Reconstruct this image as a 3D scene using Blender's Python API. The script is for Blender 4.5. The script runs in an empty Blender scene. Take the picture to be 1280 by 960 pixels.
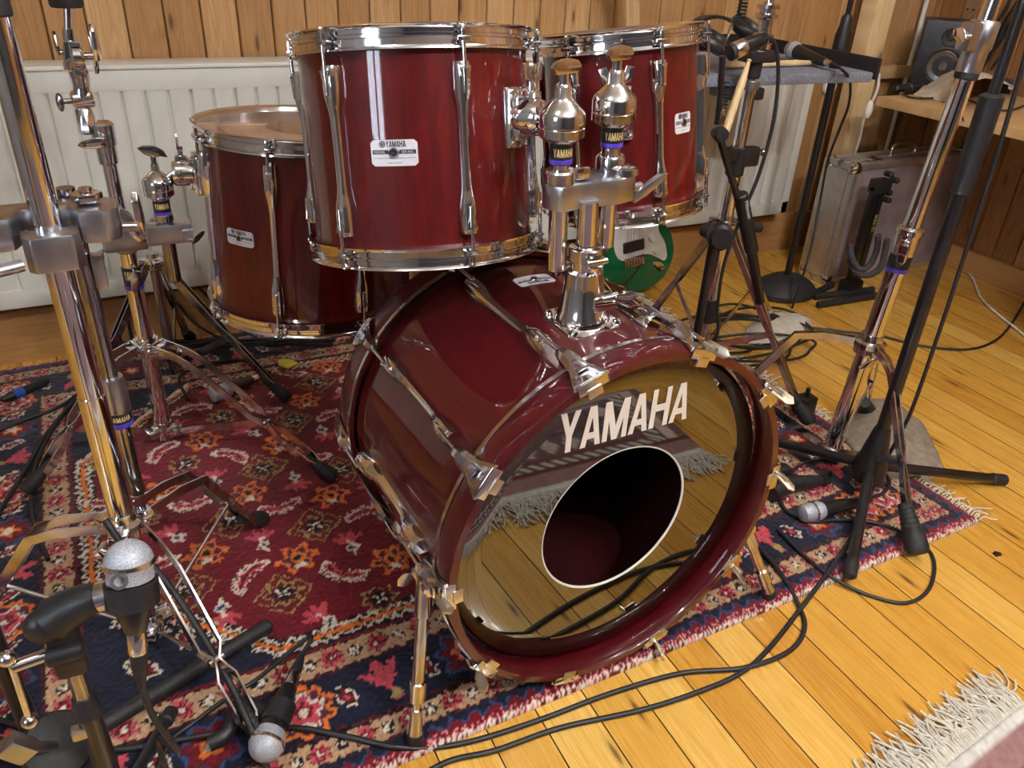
import bpy, bmesh, math, random
import numpy as np
from mathutils import Vector as V, Matrix as MX
random.seed(7); RNG = np.random.default_rng(5)
SC = bpy.context.scene; COL = SC.collection
PI = math.pi; R = math.radians
H = 1.085            # camera height over the floor
# ---------------------------------------------------------------- camera
FPX = 986.47
CR = ((0.8991, -0.4355, 0.0443), (0.1813, 0.4626, 0.8678), (0.3985, 0.7722, -0.4949))   # right, up, forward
cr, cu, cf = V(CR[0]).normalized(), V(CR[1]).normalized(), V(CR[2]).normalized()
cam = bpy.data.objects.new('camera', bpy.data.cameras.new('camera')); COL.objects.link(cam)
cam.matrix_world = MX(((cr.x, cu.x, -cf.x, 0), (cr.y, cu.y, -cf.y, 0), (cr.z, cu.z, -cf.z, H), (0, 0, 0, 1)))
cam.data.sensor_width = 36; cam.data.lens = FPX / 1280 * 36; cam.data.clip_start = .02
SC.camera = cam
def ray(px, py): return cr * ((px - 640) / FPX) - cu * ((py - 480) / FPX) + cf
def at(px, py, z=0):
    q = ray(px, py); return q * ((z - H) / q.z) + V((0, 0, H))
def atY(px, py, Y):
    q = ray(px, py); return q * (Y / q.y) + V((0, 0, H))
def atX(px, py, X):
    q = ray(px, py); return q * (X / q.x) + V((0, 0, H))
# ---------------------------------------------------------------- mesh building
def rotz(a): return MX.Rotation(a, 4, 'Z')
def align(p0, p1):
    d = (V(p1) - V(p0)); q = V((0, 0, 1)).rotation_difference(d.normalized())
    return MX.Translation(V(p0)) @ q.to_matrix().to_4x4()
def basis(o, x, y, z): return MX(((x[0], y[0], z[0], o[0]), (x[1], y[1], z[1], o[1]), (x[2], y[2], z[2], o[2]), (0, 0, 0, 1)))
def smooth(pts, n=8, closed=False):
    P = [V(p) for p in pts]; out = []
    N = len(P)
    for i in range(N if closed else N - 1):
        if closed: a, b, c, d = P[(i - 1) % N], P[i], P[(i + 1) % N], P[(i + 2) % N]
        else: a, b, c, d = P[max(i - 1, 0)], P[i], P[i + 1], P[min(i + 2, N - 1)]
        for k in range(n):
            t = k / n
            out.append(.5 * ((2 * b) + (c - a) * t + (2 * a - 5 * b + 4 * c - d) * t * t + (3 * b - a - 3 * c + d) * t ** 3))
    if not closed: out.append(P[-1])
    return out
class MB:
    def __init__(s): s.v = []; s.f = []
    def add(s, vs, fs, M=None):
        b = len(s.v)
        s.v += [tuple(M @ V(p)) for p in vs] if M is not None else [tuple(p) for p in vs]
        s.f += [tuple(b + i for i in f) for f in fs]; return s
    def box(s, c, size, M=None, bev=0.0):
        """box with chamfered edges; c centre"""
        x, y, z = size[0] / 2, size[1] / 2, size[2] / 2; b = min(bev, x * .9, y * .9, z * .9)
        c = V(c)
        if b <= 0:
            vs = [c + V((i * x, j * y, k * z)) for i in (-1, 1) for j in (-1, 1) for k in (-1, 1)]
            return s.add(vs, [(0, 1, 3, 2), (4, 6, 7, 5), (0, 4, 5, 1), (2, 3, 7, 6), (0, 2, 6, 4), (1, 5, 7, 3)], M)
        bm = bmesh.new(); bmesh.ops.create_cube(bm, size=1)
        for v in bm.verts: v.co = V((v.co.x * 2 * x, v.co.y * 2 * y, v.co.z * 2 * z)) + c
        bmesh.ops.bevel(bm, geom=list(bm.edges), offset=b, segments=2, profile=.6, affect='EDGES')
        return s.frombm(bm, M)
    def frombm(s, bm, M=None):
        bm.verts.index_update()
        s.add([v.co.copy() for v in bm.verts], [[v.index for v in f.verts] for f in bm.faces], M); bm.free(); return s
    def lathe(s, prof, M=None, seg=32, closed=False, a0=0, a1=2 * PI):
        full = abs(a1 - a0 - 2 * PI) < 1e-6; n = seg if full else seg + 1
        vs = []; fs = []; idx = []
        for r, z in prof:
            if abs(r) < 1e-7: vs.append((0, 0, z)); idx.append([len(vs) - 1] * n)
            else:
                row = []
                for k in range(n):
                    a = a0 + (a1 - a0) * k / seg; vs.append((r * math.cos(a), r * math.sin(a), z)); row.append(len(vs) - 1)
                idx.append(row)
        m = len(prof)
        for i in range(m if closed else m - 1):
            A, B = idx[i], idx[(i + 1) % m]
            for k in range(seg):
                k2 = (k + 1) % n
                q = [A[k], A[k2], B[k2], B[k]]; u = []
                for t in q:
                    if t not in u: u.append(t)
                if len(u) > 2: fs.append(u)
        return s.add(vs, fs, M)
    def cyl(s, p0, p1, r0, r1=None, seg=20, bev=0.0):
        r1 = r0 if r1 is None else r1; L = (V(p1) - V(p0)).length; M = align(p0, p1)
        b = min(bev, r0 * .5, r1 * .5, L * .4)
        if b: pr = [(0, 0), (r0 - b, 0), (r0, b), (r1, L - b), (r1 - b, L), (0, L)]
        else: pr = [(0, 0), (r0, 0), (r1, L), (0, L)]
        return s.lathe(pr, M, seg)
    def rod(s, p0, p1, prof, seg=24):      # prof: (r, t) with t in metres along p0->p1
        return s.lathe([(0, prof[0][1])] + list(prof) + [(0, prof[-1][1])], align(p0, p1), seg)
    def tube(s, pts, r, seg=10, n=0, closed=False, cap=True):
        P = smooth(pts, n, closed) if n else [V(p) for p in pts]
        N = len(P); rr = r if hasattr(r, '__len__') else [r] * N
        if len(rr) != N: rr = list(np.interp(np.linspace(0, 1, N), np.linspace(0, 1, len(rr)), rr))
        T = []
        for i in range(N):
            a = P[i - 1] if (i or closed) else P[0]; b = P[(i + 1) % N] if (i < N - 1 or closed) else P[-1]
            d = (b - a); T.append(d.normalized() if d.length > 1e-9 else V((0, 0, 1)))
        u = T[0].orthogonal().normalized(); vs = []; fs = []
        for i in range(N):
            if i: u = (T[i - 1].rotation_difference(T[i]) @ u); u = (u - T[i] * u.dot(T[i])).normalized()
            w = T[i].cross(u)
            for k in range(seg):
                a = 2 * PI * k / seg; vs.append(P[i] + (u * math.cos(a) + w * math.sin(a)) * rr[i])
        for i in range(N if closed else N - 1):
            j = (i + 1) % N
            for k in range(seg):
                k2 = (k + 1) % seg; fs.append((i * seg + k, i * seg + k2, j * seg + k2, j * seg + k))
        if cap and not closed: fs.append(tuple(range(seg))[::-1]); fs.append(tuple((N - 1) * seg + k for k in range(seg)))
        return s.add(vs, fs)
    def bar(s, pts, w, t, up=(0, 0, 1), n=0):
        """flat bar swept along pts; w along 'side', t along up-ish normal"""
        P = smooth(pts, n) if n else [V(p) for p in pts]; N = len(P); vs = []; fs = []
        ww = w if hasattr(w, '__len__') else [w] * N
        if len(ww) != N: ww = list(np.interp(np.linspace(0, 1, N), np.linspace(0, 1, len(ww)), ww))
        for i in range(N):
            d = (P[min(i + 1, N - 1)] - P[max(i - 1, 0)]).normalized()
            sd = d.cross(V(up)).normalized(); nn = sd.cross(d).normalized()
            for a, b in ((-1, -1), (1, -1), (1, 1), (-1, 1)): vs.append(P[i] + sd * (a * ww[i] / 2) + nn * (b * t / 2))
        for i in range(N - 1):
            for k in range(4):
                k2 = (k + 1) % 4; fs.append((i * 4 + k, i * 4 + k2, i * 4 + 4 + k2, i * 4 + 4 + k))
        fs.append((3, 2, 1, 0)); fs.append(tuple((N - 1) * 4 + k for k in range(4)))
        return s.add(vs, fs)
    def prism(s, poly, th, M=None, bev=0.0):
        """poly in local XY, extruded from z=0 to th"""
        bm = bmesh.new(); vs = [bm.verts.new((p[0], p[1], 0)) for p in poly]; f = bm.faces.new(vs)
        r = bmesh.ops.extrude_face_region(bm, geom=[f])
        for v in r['geom']:
            if isinstance(v, bmesh.types.BMVert): v.co.z += th
        bmesh.ops.recalc_face_normals(bm, faces=bm.faces)
        if bev: bmesh.ops.bevel(bm, geom=list(bm.edges), offset=bev, segments=2, profile=.6, affect='EDGES', clamp_overlap=True)
        return s.frombm(bm, M)
    def ball(s, c, r, sc=(1, 1, 1), seg=20, M=None):
        pr = [(r * math.sin(PI * i / 12), -r * math.cos(PI * i / 12)) for i in range(13)]; pr[0] = (0, -r); pr[-1] = (0, r)
        T = MX.Translation(V(c)) @ MX.Diagonal((sc[0], sc[1], sc[2], 1))
        return s.lathe(pr, (M @ T) if M is not None else T, seg)
    def obj(s, name, mat, parent=None, world=False, ang=38, inv=None):
        me = bpy.data.meshes.new(name); off = V((0, 0, 0))
        vs = s.v
        if parent is not None and world:
            iv = (inv if inv is not None else wm(parent).inverted()); vs = [tuple(iv @ V(p)) for p in vs]
        me.from_pydata(vs, [], s.f); me.validate()
        bm = bmesh.new(); bm.from_mesh(me); bmesh.ops.recalc_face_normals(bm, faces=bm.faces); bm.to_mesh(me); bm.free()
        me.shade_smooth(); me.set_sharp_from_angle(angle=R(ang))
        me.materials.append(mat); me.update()
        o = bpy.data.objects.new(name, me); COL.objects.link(o)
        if parent is not None: o.parent = parent
        return o
def wm(o):
    m = o.matrix_basis.copy()
    while o.parent is not None: o = o.parent; m = o.matrix_basis @ m
    return m
def thing(name, label, cat, loc=(0, 0, 0), M=None, group=None):
    o = bpy.data.objects.new(name, None); COL.objects.link(o); o.empty_display_size = .05
    if M is not None: o.matrix_basis = M
    else: o.location = V(loc)
    return tag(o, label, cat, group)
def tag(o, label, cat, group=None):
    o['label'] = label; o['category'] = cat
    if group: o['group'] = group
    return o
def solo(mb, name, mat, label, cat, group=None, base=None, ang=38):
    """a thing that is one mesh; its origin moves to its own base"""
    P = np.array(mb.v); c = (P.min(0) + P.max(0)) / 2; b = V(base) if base else V((c[0], c[1], P[:, 2].min()))
    mb.v = [tuple(V(p) - b) for p in mb.v]
    o = mb.obj(name, mat, ang=ang); o.location = b
    return tag(o, label, cat, group)
def struct(mb, name, mat, ang=30):
    o = mb.obj(name, mat, ang=ang); o['kind'] = 'structure'; return o
def cut(o, parent):                       # copy of a part under another thing, mesh shared
    c = o.copy(); COL.objects.link(c); c.parent = parent
    for ch in list(o.children): cut(ch, c)
    return c
# ---------------------------------------------------------------- materials
def sr(r, g, b):
    f = lambda c: ((c / 255 + .055) / 1.055) ** 2.4 if c > 10 else c / 255 / 12.92
    return (f(r), f(g), f(b), 1)
class Mat:
    def __init__(s, name, base=(.5, .5, .5, 1), rough=.5, metal=0, coat=0, coat_r=.03, ior=None, spec=None, emit=None, es=0, sheen=0, trans=0, alpha=1):
        s.m = bpy.data.materials.new(name); s.m.use_nodes = True; s.nt = s.m.node_tree; s.N = s.nt.nodes
        s.b = s.N['Principled BSDF']; i = s.b.inputs
        i['Base Color'].default_value = base; i['Roughness'].default_value = rough; i['Metallic'].default_value = metal
        i['Coat Weight'].default_value = coat; i['Coat Roughness'].default_value = coat_r
        if ior: i['IOR'].default_value = ior
        if spec is not None: i['Specular IOR Level'].default_value = spec
        if emit: i['Emission Color'].default_value = emit; i['Emission Strength'].default_value = es
        if sheen: i['Sheen Weight'].default_value = sheen
        if trans: i['Transmission Weight'].default_value = trans
        i['Alpha'].default_value = alpha
    def n(s, t, **kw):
        n = s.N.new(t)
        for k, v in kw.items():
            if k in ('operation', 'blend_type', 'data_type', 'noise_dimensions', 'voronoi_dimensions', 'feature', 'attribute_name', 'wave_type', 'bands_direction', 'distance', 'clamp', 'interpolation_type', 'vector_type', 'white_noise_dimensions'): setattr(n, k, v)
        return n
    def l(s, a, b): s.nt.links.new(a, b)
    def math(s, op, a, b=None, c=None):
        n = s.N.new('ShaderNodeMath'); n.operation = op
        for i, x in enumerate((a, b, c)):
            if x is None: continue
            if isinstance(x, (int, float)): n.inputs[i].default_value = x
            else: s.l(x, n.inputs[i])
        return n.outputs[0]
    def ramp(s, fac, stops):
        n = s.N.new('ShaderNodeValToRGB'); cr_ = n.color_ramp
        while len(cr_.elements) < len(stops): cr_.elements.new(.5)
        for e, (p, c) in zip(cr_.elements, stops): e.position = p; e.color = c
        s.l(fac, n.inputs[0]); return n.outputs[0]
    def mix(s, fac, a, b, mode='MIX'):
        n = s.N.new('ShaderNodeMix'); n.data_type = 'RGBA'; n.blend_type = mode
        for sock, x in ((n.inputs[0], fac), (n.inputs[6], a), (n.inputs[7], b)):
            if isinstance(x, (int, float)): sock.default_value = x
            elif isinstance(x, tuple): sock.default_value = x
            else: s.l(x, sock)
        return n.outputs[2]
    def coord(s, scale=(1, 1, 1), loc=(0, 0, 0), kind='Object'):
        t = s.N.new('ShaderNodeTexCoord'); m = s.N.new('ShaderNodeMapping')
        m.inputs['Scale'].default_value = scale; m.inputs['Location'].default_value = loc
        s.l(t.outputs[kind], m.inputs[0]); return m.outputs[0]
    def noise(s, vec, scale, detail=4, rough=.5, dist=0):
        n = s.N.new('ShaderNodeTexNoise'); s.l(vec, n.inputs['Vector']); n.inputs['Scale'].default_value = scale
        n.inputs['Detail'].default_value = detail; n.inputs['Roughness'].default_value = rough; n.inputs['Distortion'].default_value = dist
        return n.outputs[0]
    def bump(s, h, strength=.3, dist=.001):
        n = s.N.new('ShaderNodeBump'); n.inputs['Strength'].default_value = strength; n.inputs['Distance'].default_value = dist
        s.l(h, n.inputs['Height']); s.l(n.outputs[0], s.b.inputs['Normal']); return n
    def setc(s, c): s.l(c, s.b.inputs['Base Color'])
def speck(name, base, base2, scale=60, rough=.5, bump=.2, bscale=None, **kw):
    m = Mat(name, rough=rough, **kw); v = m.coord(); n = m.noise(v, scale, 5, .6)
    m.setc(m.ramp(n, [(.35, base), (.65, base2)]))
    if bump: m.bump(m.noise(v, bscale or scale * 2, 3), bump, .0008)
    return m.m
def metal(name, c1, c2, r1, r2, scale=12, bump=0, bs=300):
    m = Mat(name, metal=1); v = m.coord(); n = m.noise(v, scale, 4, .6)
    m.setc(m.ramp(n, [(.3, c1), (.7, c2)]))
    rr = m.N.new('ShaderNodeMapRange'); m.l(n, rr.inputs[0]); rr.inputs[3].default_value = r1; rr.inputs[4].default_value = r2
    m.l(rr.outputs[0], m.b.inputs['Roughness'])
    if bump: m.bump(m.noise(v, bs, 2), bump, .0005)
    return m.m
CHROME = metal('chrome', (.70, .71, .74, 1), (.85, .86, .88, 1), .05, .10)
WORN = metal('worn_chrome', (.50, .50, .53, 1), (.78, .78, .8, 1), .08, .22, 30)
CAST = metal('cast_grey_metal', (.42, .43, .47, 1), (.56, .57, .61, 1), .26, .38, 25, .12)
DARKCH = metal('dark_chrome', (.22, .22, .24, 1), (.42, .42, .45, 1), .12, .22, 20)
GOLDISH = metal('reflection_tinted_metal', sr(196, 184, 160), sr(226, 216, 196), .3, .45, 40)  # tan tint paints reflected floor into claw metal; wall bracket shares it
RUBBER = speck('black_rubber', (.008, .008, .009, 1), (.02, .02, .022, 1), 90, .62, .25)
BLACKM = speck('black_painted_metal', (.006, .006, .008, 1), (.012, .012, .014, 1), 40, .30, .05, coat=.3)
BLACKP = speck('black_plastic', (.009, .009, .011, 1), (.017, .017, .02, 1), 80, .45, .2)
CABLE = speck('cable_rubber', (.010, .011, .013, 1), (.02, .021, .024, 1), 60, .48, .1)
PURPLE = speck('purple_plastic', sr(70, 50, 170), sr(95, 75, 200), 60, .35, .05)
PAPER = speck('white_label', sr(205, 205, 210), sr(222, 222, 228), 20, .35, 0)
WHITEP = speck('white_plastic', sr(215, 213, 205), sr(232, 230, 224), 20, .35, .03)
LETTER = speck('white_lettering', sr(228, 220, 208), sr(238, 231, 220), 20, .45, 0)
INK = speck('dark_ink', (.01, .01, .03, 1), (.015, .015, .04, 1), 20, .5, 0)
GOLDL = speck('gold_lettering', sr(200, 170, 110), sr(225, 200, 140), 20, .4, 0)
YELLOW = speck('yellow_tape', sr(200, 195, 60), sr(222, 215, 80), 20, .5, .1)
MESH = Mat('grille_mesh', rough=.5, metal=.35)
def _mesh(m):
    v = m.coord(); vo = m.n('ShaderNodeTexVoronoi'); m.l(v, vo.inputs['Vector']); vo.inputs['Scale'].default_value = 650
    m.setc(m.ramp(vo.outputs['Distance'], [(.2, (.26, .28, .33, 1)), (.6, (.50, .53, .60, 1))])); m.bump(vo.outputs['Distance'], .5, .0006)
_mesh(MESH); MESH = MESH.m
def lacquer(name, c0, c1, c2, grain=(1.2, 1.2, 14), gscale=10, coat=1.0, sparkle=False):
    m = Mat(name, rough=.45, coat=coat, coat_r=.02, spec=.15); v = m.coord((grain))
    n = m.noise(v, gscale, 6, .6, .6); col = m.ramp(n, [(.25, c0), (.5, c1), (.78, c2)])
    m.setc(col)
    sc = m.noise(m.coord((1, 1, 1)), 7, 3, .7)
    rr = m.N.new('ShaderNodeMapRange'); m.l(sc, rr.inputs[0]); rr.inputs[1].default_value = .45; rr.inputs[2].default_value = .8
    rr.inputs[3].default_value = .015; rr.inputs[4].default_value = .07
    m.l(rr.outputs[0], m.b.inputs['Coat Roughness'])
    return m.m
SHELL = lacquer('cherry_lacquer', sr(62, 7, 9), sr(82, 11, 11), sr(102, 17, 13), (6, 6, 1.0), 9)
BSHELL = lacquer('burgundy_lacquer', sr(58, 6, 12), sr(72, 8, 15), sr(86, 12, 18), (1.0, 1.0, 6), 30)
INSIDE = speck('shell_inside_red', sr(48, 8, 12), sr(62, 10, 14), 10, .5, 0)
# planks -----------------------------------------------------------
def planks(name, width, axis, along, cols, knot=sr(70, 38, 18), rough=.4, coat=0.0, off=0.0, joint=None, gap=.02, gcol=(.02, .01, .005, 1), knots=1.0, seedv=0.0):
    """axis: index across the boards, along: index of grain direction"""
    m = Mat(name, rough=rough, coat=coat, coat_r=.12)
    t = m.N.new('ShaderNodeTexCoord'); sp = m.N.new('ShaderNodeSeparateXYZ'); m.l(t.outputs['Object'], sp.inputs[0])
    a = m.math('DIVIDE', m.math('ADD', sp.outputs[axis], off), width); idx = m.math('FLOOR', a); fr = m.math('FRACT', a)
    g = sp.outputs[along]
    wn = m.N.new('ShaderNodeTexWhiteNoise'); wn.noise_dimensions = '1D'; m.l(m.math('ADD', idx, seedv), wn.inputs['W']); rnd = wn.outputs[0]
    if joint:        # boards butt at random lengths
        gj = m.math('DIVIDE', m.math('ADD', g, m.math('MULTIPLY', rnd, 17.3)), joint); gi = m.math('FLOOR', gj); gf = m.math('FRACT', gj)
        wn2 = m.N.new('ShaderNodeTexWhiteNoise'); wn2.noise_dimensions = '2D'; cb0 = m.N.new('ShaderNodeCombineXYZ'); m.l(idx, cb0.inputs[0]); m.l(gi, cb0.inputs[1])
        m.l(cb0.outputs[0], wn2.inputs['Vector']); rnd = wn2.outputs[0]
    cb = m.N.new('ShaderNodeCombineXYZ')
    m.l(m.math('ADD', m.math('MULTIPLY', fr, width), m.math('MULTIPLY', rnd, 31.7)), cb.inputs[0]); m.l(m.math('ADD', g, m.math('MULTIPLY', rnd, 53.1)), cb.inputs[1]); m.l(m.math('MULTIPLY', rnd, 7.0), cb.inputs[2])
    mp = m.N.new('ShaderNodeMapping'); mp.inputs['Scale'].default_value = (22, 1.0, 1); m.l(cb.outputs[0], mp.inputs[0])
    wv = m.noise(mp.outputs[0], 1.5, 3, .55, .9)
    rings = m.math('FRACT', m.math('MULTIPLY', wv, 9.0))
    rings = m.math('ABSOLUTE', m.math('SUBTRACT', rings, .5))
    mp2 = m.N.new('ShaderNodeMapping'); mp2.inputs['Scale'].default_value = (180, 5, 1); m.l(cb.outputs[0], mp2.inputs[0])
    fine = m.noise(mp2.outputs[0], 1.0, 4, .6)
    grain = m.math('ADD', m.math('MULTIPLY', rings, 1.1), m.math('MULTIPLY', fine, .55))
    tone = m.math('ADD', m.math('MULTIPLY', rnd, .60), m.math('MULTIPLY', grain, .58))
    col = m.ramp(tone, [(.12, cols[0]), (.42, cols[1]), (.72, cols[2]), (1.0, cols[3])])
    # knots
    mp3 = m.N.new('ShaderNodeMapping'); mp3.inputs['Scale'].default_value = (1 / width * .9, 3.1 * knots, 1); m.l(cb.outputs[0], mp3.inputs[0])
    vo = m.N.new('ShaderNodeTexVoronoi'); vo.voronoi_dimensions = '2D'; vo.inputs['Scale'].default_value = 1.0; m.l(mp3.outputs[0], vo.inputs['Vector'])
    wob = m.math('MULTIPLY', m.math('SUBTRACT', fine, .5), .05)
    kd = m.math('ADD', vo.outputs['Distance'], wob)
    kc = m.math('LESS_THAN', m.math('FRACT', m.math('MULTIPLY', vo.outputs['Color'], 3.7)), .55)
    kr = m.ramp(kd, [(.0, (.9, .9, .9, 1)), (.035, (.7, .7, .7, 1)), (.055, (.25, .25, .25, 1)), (.11, (0, 0, 0, 1))])
    col = m.mix(m.math('MULTIPLY', kr, kc), col, knot)
    # groove between boards
    e = m.math('MINIMUM', fr, m.math('SUBTRACT', 1.0, fr))
    gm = m.math('LESS_THAN', e, gap)
    if joint:
        e2 = m.math('MINIMUM', gf, m.math('SUBTRACT', 1.0, gf)); gm = m.math('MAXIMUM', gm, m.math('LESS_THAN', e2, .0016 / joint))
    col = m.mix(gm, col, gcol)
    m.setc(col)
    m.l(m.math('ADD', rough, m.math('MULTIPLY', fine, .12)), m.b.inputs['Roughness'])
    m.bump(m.math('SUBTRACT', m.math('MULTIPLY', grain, .25), m.math('MULTIPLY', gm, 2.0)), .35, .001)
    return m.m
FLOORM = planks('floor_pine', .0872, 0, 1, (sr(180, 122, 42), sr(202, 148, 58), sr(213, 163, 72), sr(226, 184, 98)), rough=.22, coat=.35, off=.0872 * 10 - .010, gap=.014, knots=.7)
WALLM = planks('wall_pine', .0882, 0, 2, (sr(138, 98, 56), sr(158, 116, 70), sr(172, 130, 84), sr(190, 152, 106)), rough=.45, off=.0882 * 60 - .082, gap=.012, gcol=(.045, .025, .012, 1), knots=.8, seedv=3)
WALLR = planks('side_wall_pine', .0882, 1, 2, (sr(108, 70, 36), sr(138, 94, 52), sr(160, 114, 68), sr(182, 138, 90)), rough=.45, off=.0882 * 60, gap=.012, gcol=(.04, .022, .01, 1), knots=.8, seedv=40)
BOARD = planks('pale_pine', .30, 0, 1, (sr(168, 128, 84), sr(186, 148, 100), sr(200, 164, 116), sr(212, 180, 134)), rough=.45, off=3, gap=.0, knots=1.2)
POSTM = planks('post_pine', .30, 0, 2, (sr(190, 156, 108), sr(206, 174, 126), sr(218, 190, 142), sr(230, 205, 160)), rough=.5, off=3, gap=.0, knots=.6)
BASEM = planks('baseboard_pine', .6, 2, 0, (sr(150, 104, 58), sr(172, 124, 72), sr(188, 142, 88), sr(200, 158, 104)), rough=.45, off=3, gap=.0, knots=1)
CEILM = speck('ceiling_paint', sr(205, 200, 192), sr(215, 211, 204), 5, .7, 0)
RADM = speck('radiator_enamel', sr(205, 206, 198), sr(212, 213, 205), 8, .35, 0, coat=.2)
# ---------------------------------------------------------------- room shell
YW, XR, XL, YF, ZC = 2.32, 2.95, -1.9, -3.4, 2.45
struct(MB().box(((XL + XR) / 2, (YW + YF) / 2, -.03), (XR - XL + .4, YW - YF + .4, .06)), 'floor', FLOORM)
def cladding(n0, n1, w, off, z0, z1, depth=.006, gro=.004):
    """boards with V grooves as one profile, local x across, y = out of the wall (towards -y)"""
    m = MB(); xs = []
    for k in range(n0, n1):
        x0 = k * w + off; xs += [(x0, depth), (x0 + gro, 0), (x0 + w - gro, 0)]
    xs.append((n1 * w + off, depth))
    vs = []; fs = []
    for x, y in xs: vs += [(x, y, z0), (x, y, z1)]
    for i in range(len(xs) - 1): fs.append((2 * i, 2 * i + 2, 2 * i + 3, 2 * i + 1))
    b = len(vs); x0, x1 = xs[0][0], xs[-1][0]
    vs += [(x0, .08, z0), (x1, .08, z0), (x1, .08, z1), (x0, .08, z1)]
    fs += [(b, b + 3, b + 2, b + 1), (0, 1, b + 3, b), (b - 2, b + 1, b + 2, b - 1)]
    return m.add(vs, fs)
w = .0882
c = cladding(-23, 33, w, .082, 0, ZC); o = struct(c, 'wall_back', WALLM); o.location = (0, YW, 0)
o.data.materials[0] = WALLM
# right wall: profile turned 90 degrees
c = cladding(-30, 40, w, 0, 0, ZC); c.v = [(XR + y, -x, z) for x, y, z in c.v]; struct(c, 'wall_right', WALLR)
# left wall with a window opening
WX0, WX1, WZ0, WZ1 = -.75, .05, .95, 2.05
lw = MB()
for (y0, y1, z0, z1) in ((YF, WX0, 0, ZC), (WX1, YW, 0, ZC), (WX0, WX1, 0, WZ0), (WX0, WX1, WZ1, ZC)):
    lw.box((XL - .04, (y0 + y1) / 2, (z0 + z1) / 2), (.08, y1 - y0, z1 - z0))
GREYW = speck('grey_painted_wall', sr(120, 122, 126), sr(132, 134, 138), 5, .7, 0)
struct(lw, 'wall_left', GREYW)
DARKW = speck('charcoal_curtain_wall', sr(66, 66, 70), sr(84, 84, 88), 5, .85, 0)
struct(MB().box(((XL + XR) / 2, YF - .04, ZC / 2), (XR - XL, .08, ZC)), 'wall_front', DARKW)
struct(MB().box(((XL + XR) / 2, (YW + YF) / 2, ZC + .04), (XR - XL + .2, YW - YF + .2, .08)), 'ceiling', CEILM)
wf = MB()
for y in (WX0, (WX0 + WX1) / 2, WX1): wf.box((XL - .01, y, (WZ0 + WZ1) / 2), (.07, .06, WZ1 - WZ0 + .1), bev=.004)
for z in (WZ0, WZ1): wf.box((XL - .01, (WX0 + WX1) / 2, z), (.07, WX1 - WX0, .06), bev=.004)
wo = struct(wf, 'window_1', WHITEP)
GL = Mat('window_glass', (1, 1, 1, 1), .0, trans=1, ior=1.45).m
MB().box((XL - .03, (WX0 + WX1) / 2, (WZ0 + WZ1) / 2), (.004, WX1 - WX0, WZ1 - WZ0)).obj('pane', GL, wo)
# baseboards
b = MB().box(((XL + XR) / 2, YW - .012, .075), (XR - XL, .024, .15), bev=.003); struct(b, 'baseboard_back', BASEM)
b = MB().box((XR - .009, (YW + YF) / 2, .045), (.018, YW - YF - .05, .09), bev=.003); struct(b, 'baseboard_right', BASEM)
# ---------------------------------------------------------------- light
def area(name, loc, rot, sx, sy, e, col):
    l = bpy.data.lights.new(name, 'AREA'); l.shape = 'RECTANGLE'; l.size = sx; l.size_y = sy; l.energy = e; l.color = col
    o = bpy.data.objects.new(name, l); COL.objects.link(o); o.location = loc; o.rotation_euler = rot; return o
def bulb(name, loc, e, col, rad=.022):
    l = bpy.data.lights.new(name, 'POINT'); l.energy = e; l.color = col; l.shadow_soft_size = rad
    o = bpy.data.objects.new(name, l); COL.objects.link(o); o.location = loc; return o
area('window_daylight', (XL - .12, (WX0 + WX1) / 2, (WZ0 + WZ1) / 2), (0, R(-90), 0), WZ1 - WZ0, WX1 - WX0, 40, (.75, .85, 1))
LAMPC = (1, .985, .98)
for i, (x, y, z, e) in enumerate(((.55, -.75, 2.2, 36), (.8, -.72, 2.2, 36), (1.05, -.68, 2.2, 36), (1.5, .55, 2.3, 26), (-.5, .5, 2.35, 16))):
    bulb('ceiling_spot', (x, y, z), e, LAMPC)
W = bpy.data.worlds.new('world'); SC.world = W; W.use_nodes = True
W.node_tree.nodes['Background'].inputs[0].default_value = (.55, .65, .8, 1); W.node_tree.nodes['Background'].inputs[1].default_value = .6
SC.view_settings.view_transform = 'Standard'; SC.view_settings.look = 'None'; SC.view_settings.gamma = 1; SC.view_settings.use_curve_mapping = False
SC.view_settings.exposure = .27
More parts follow.
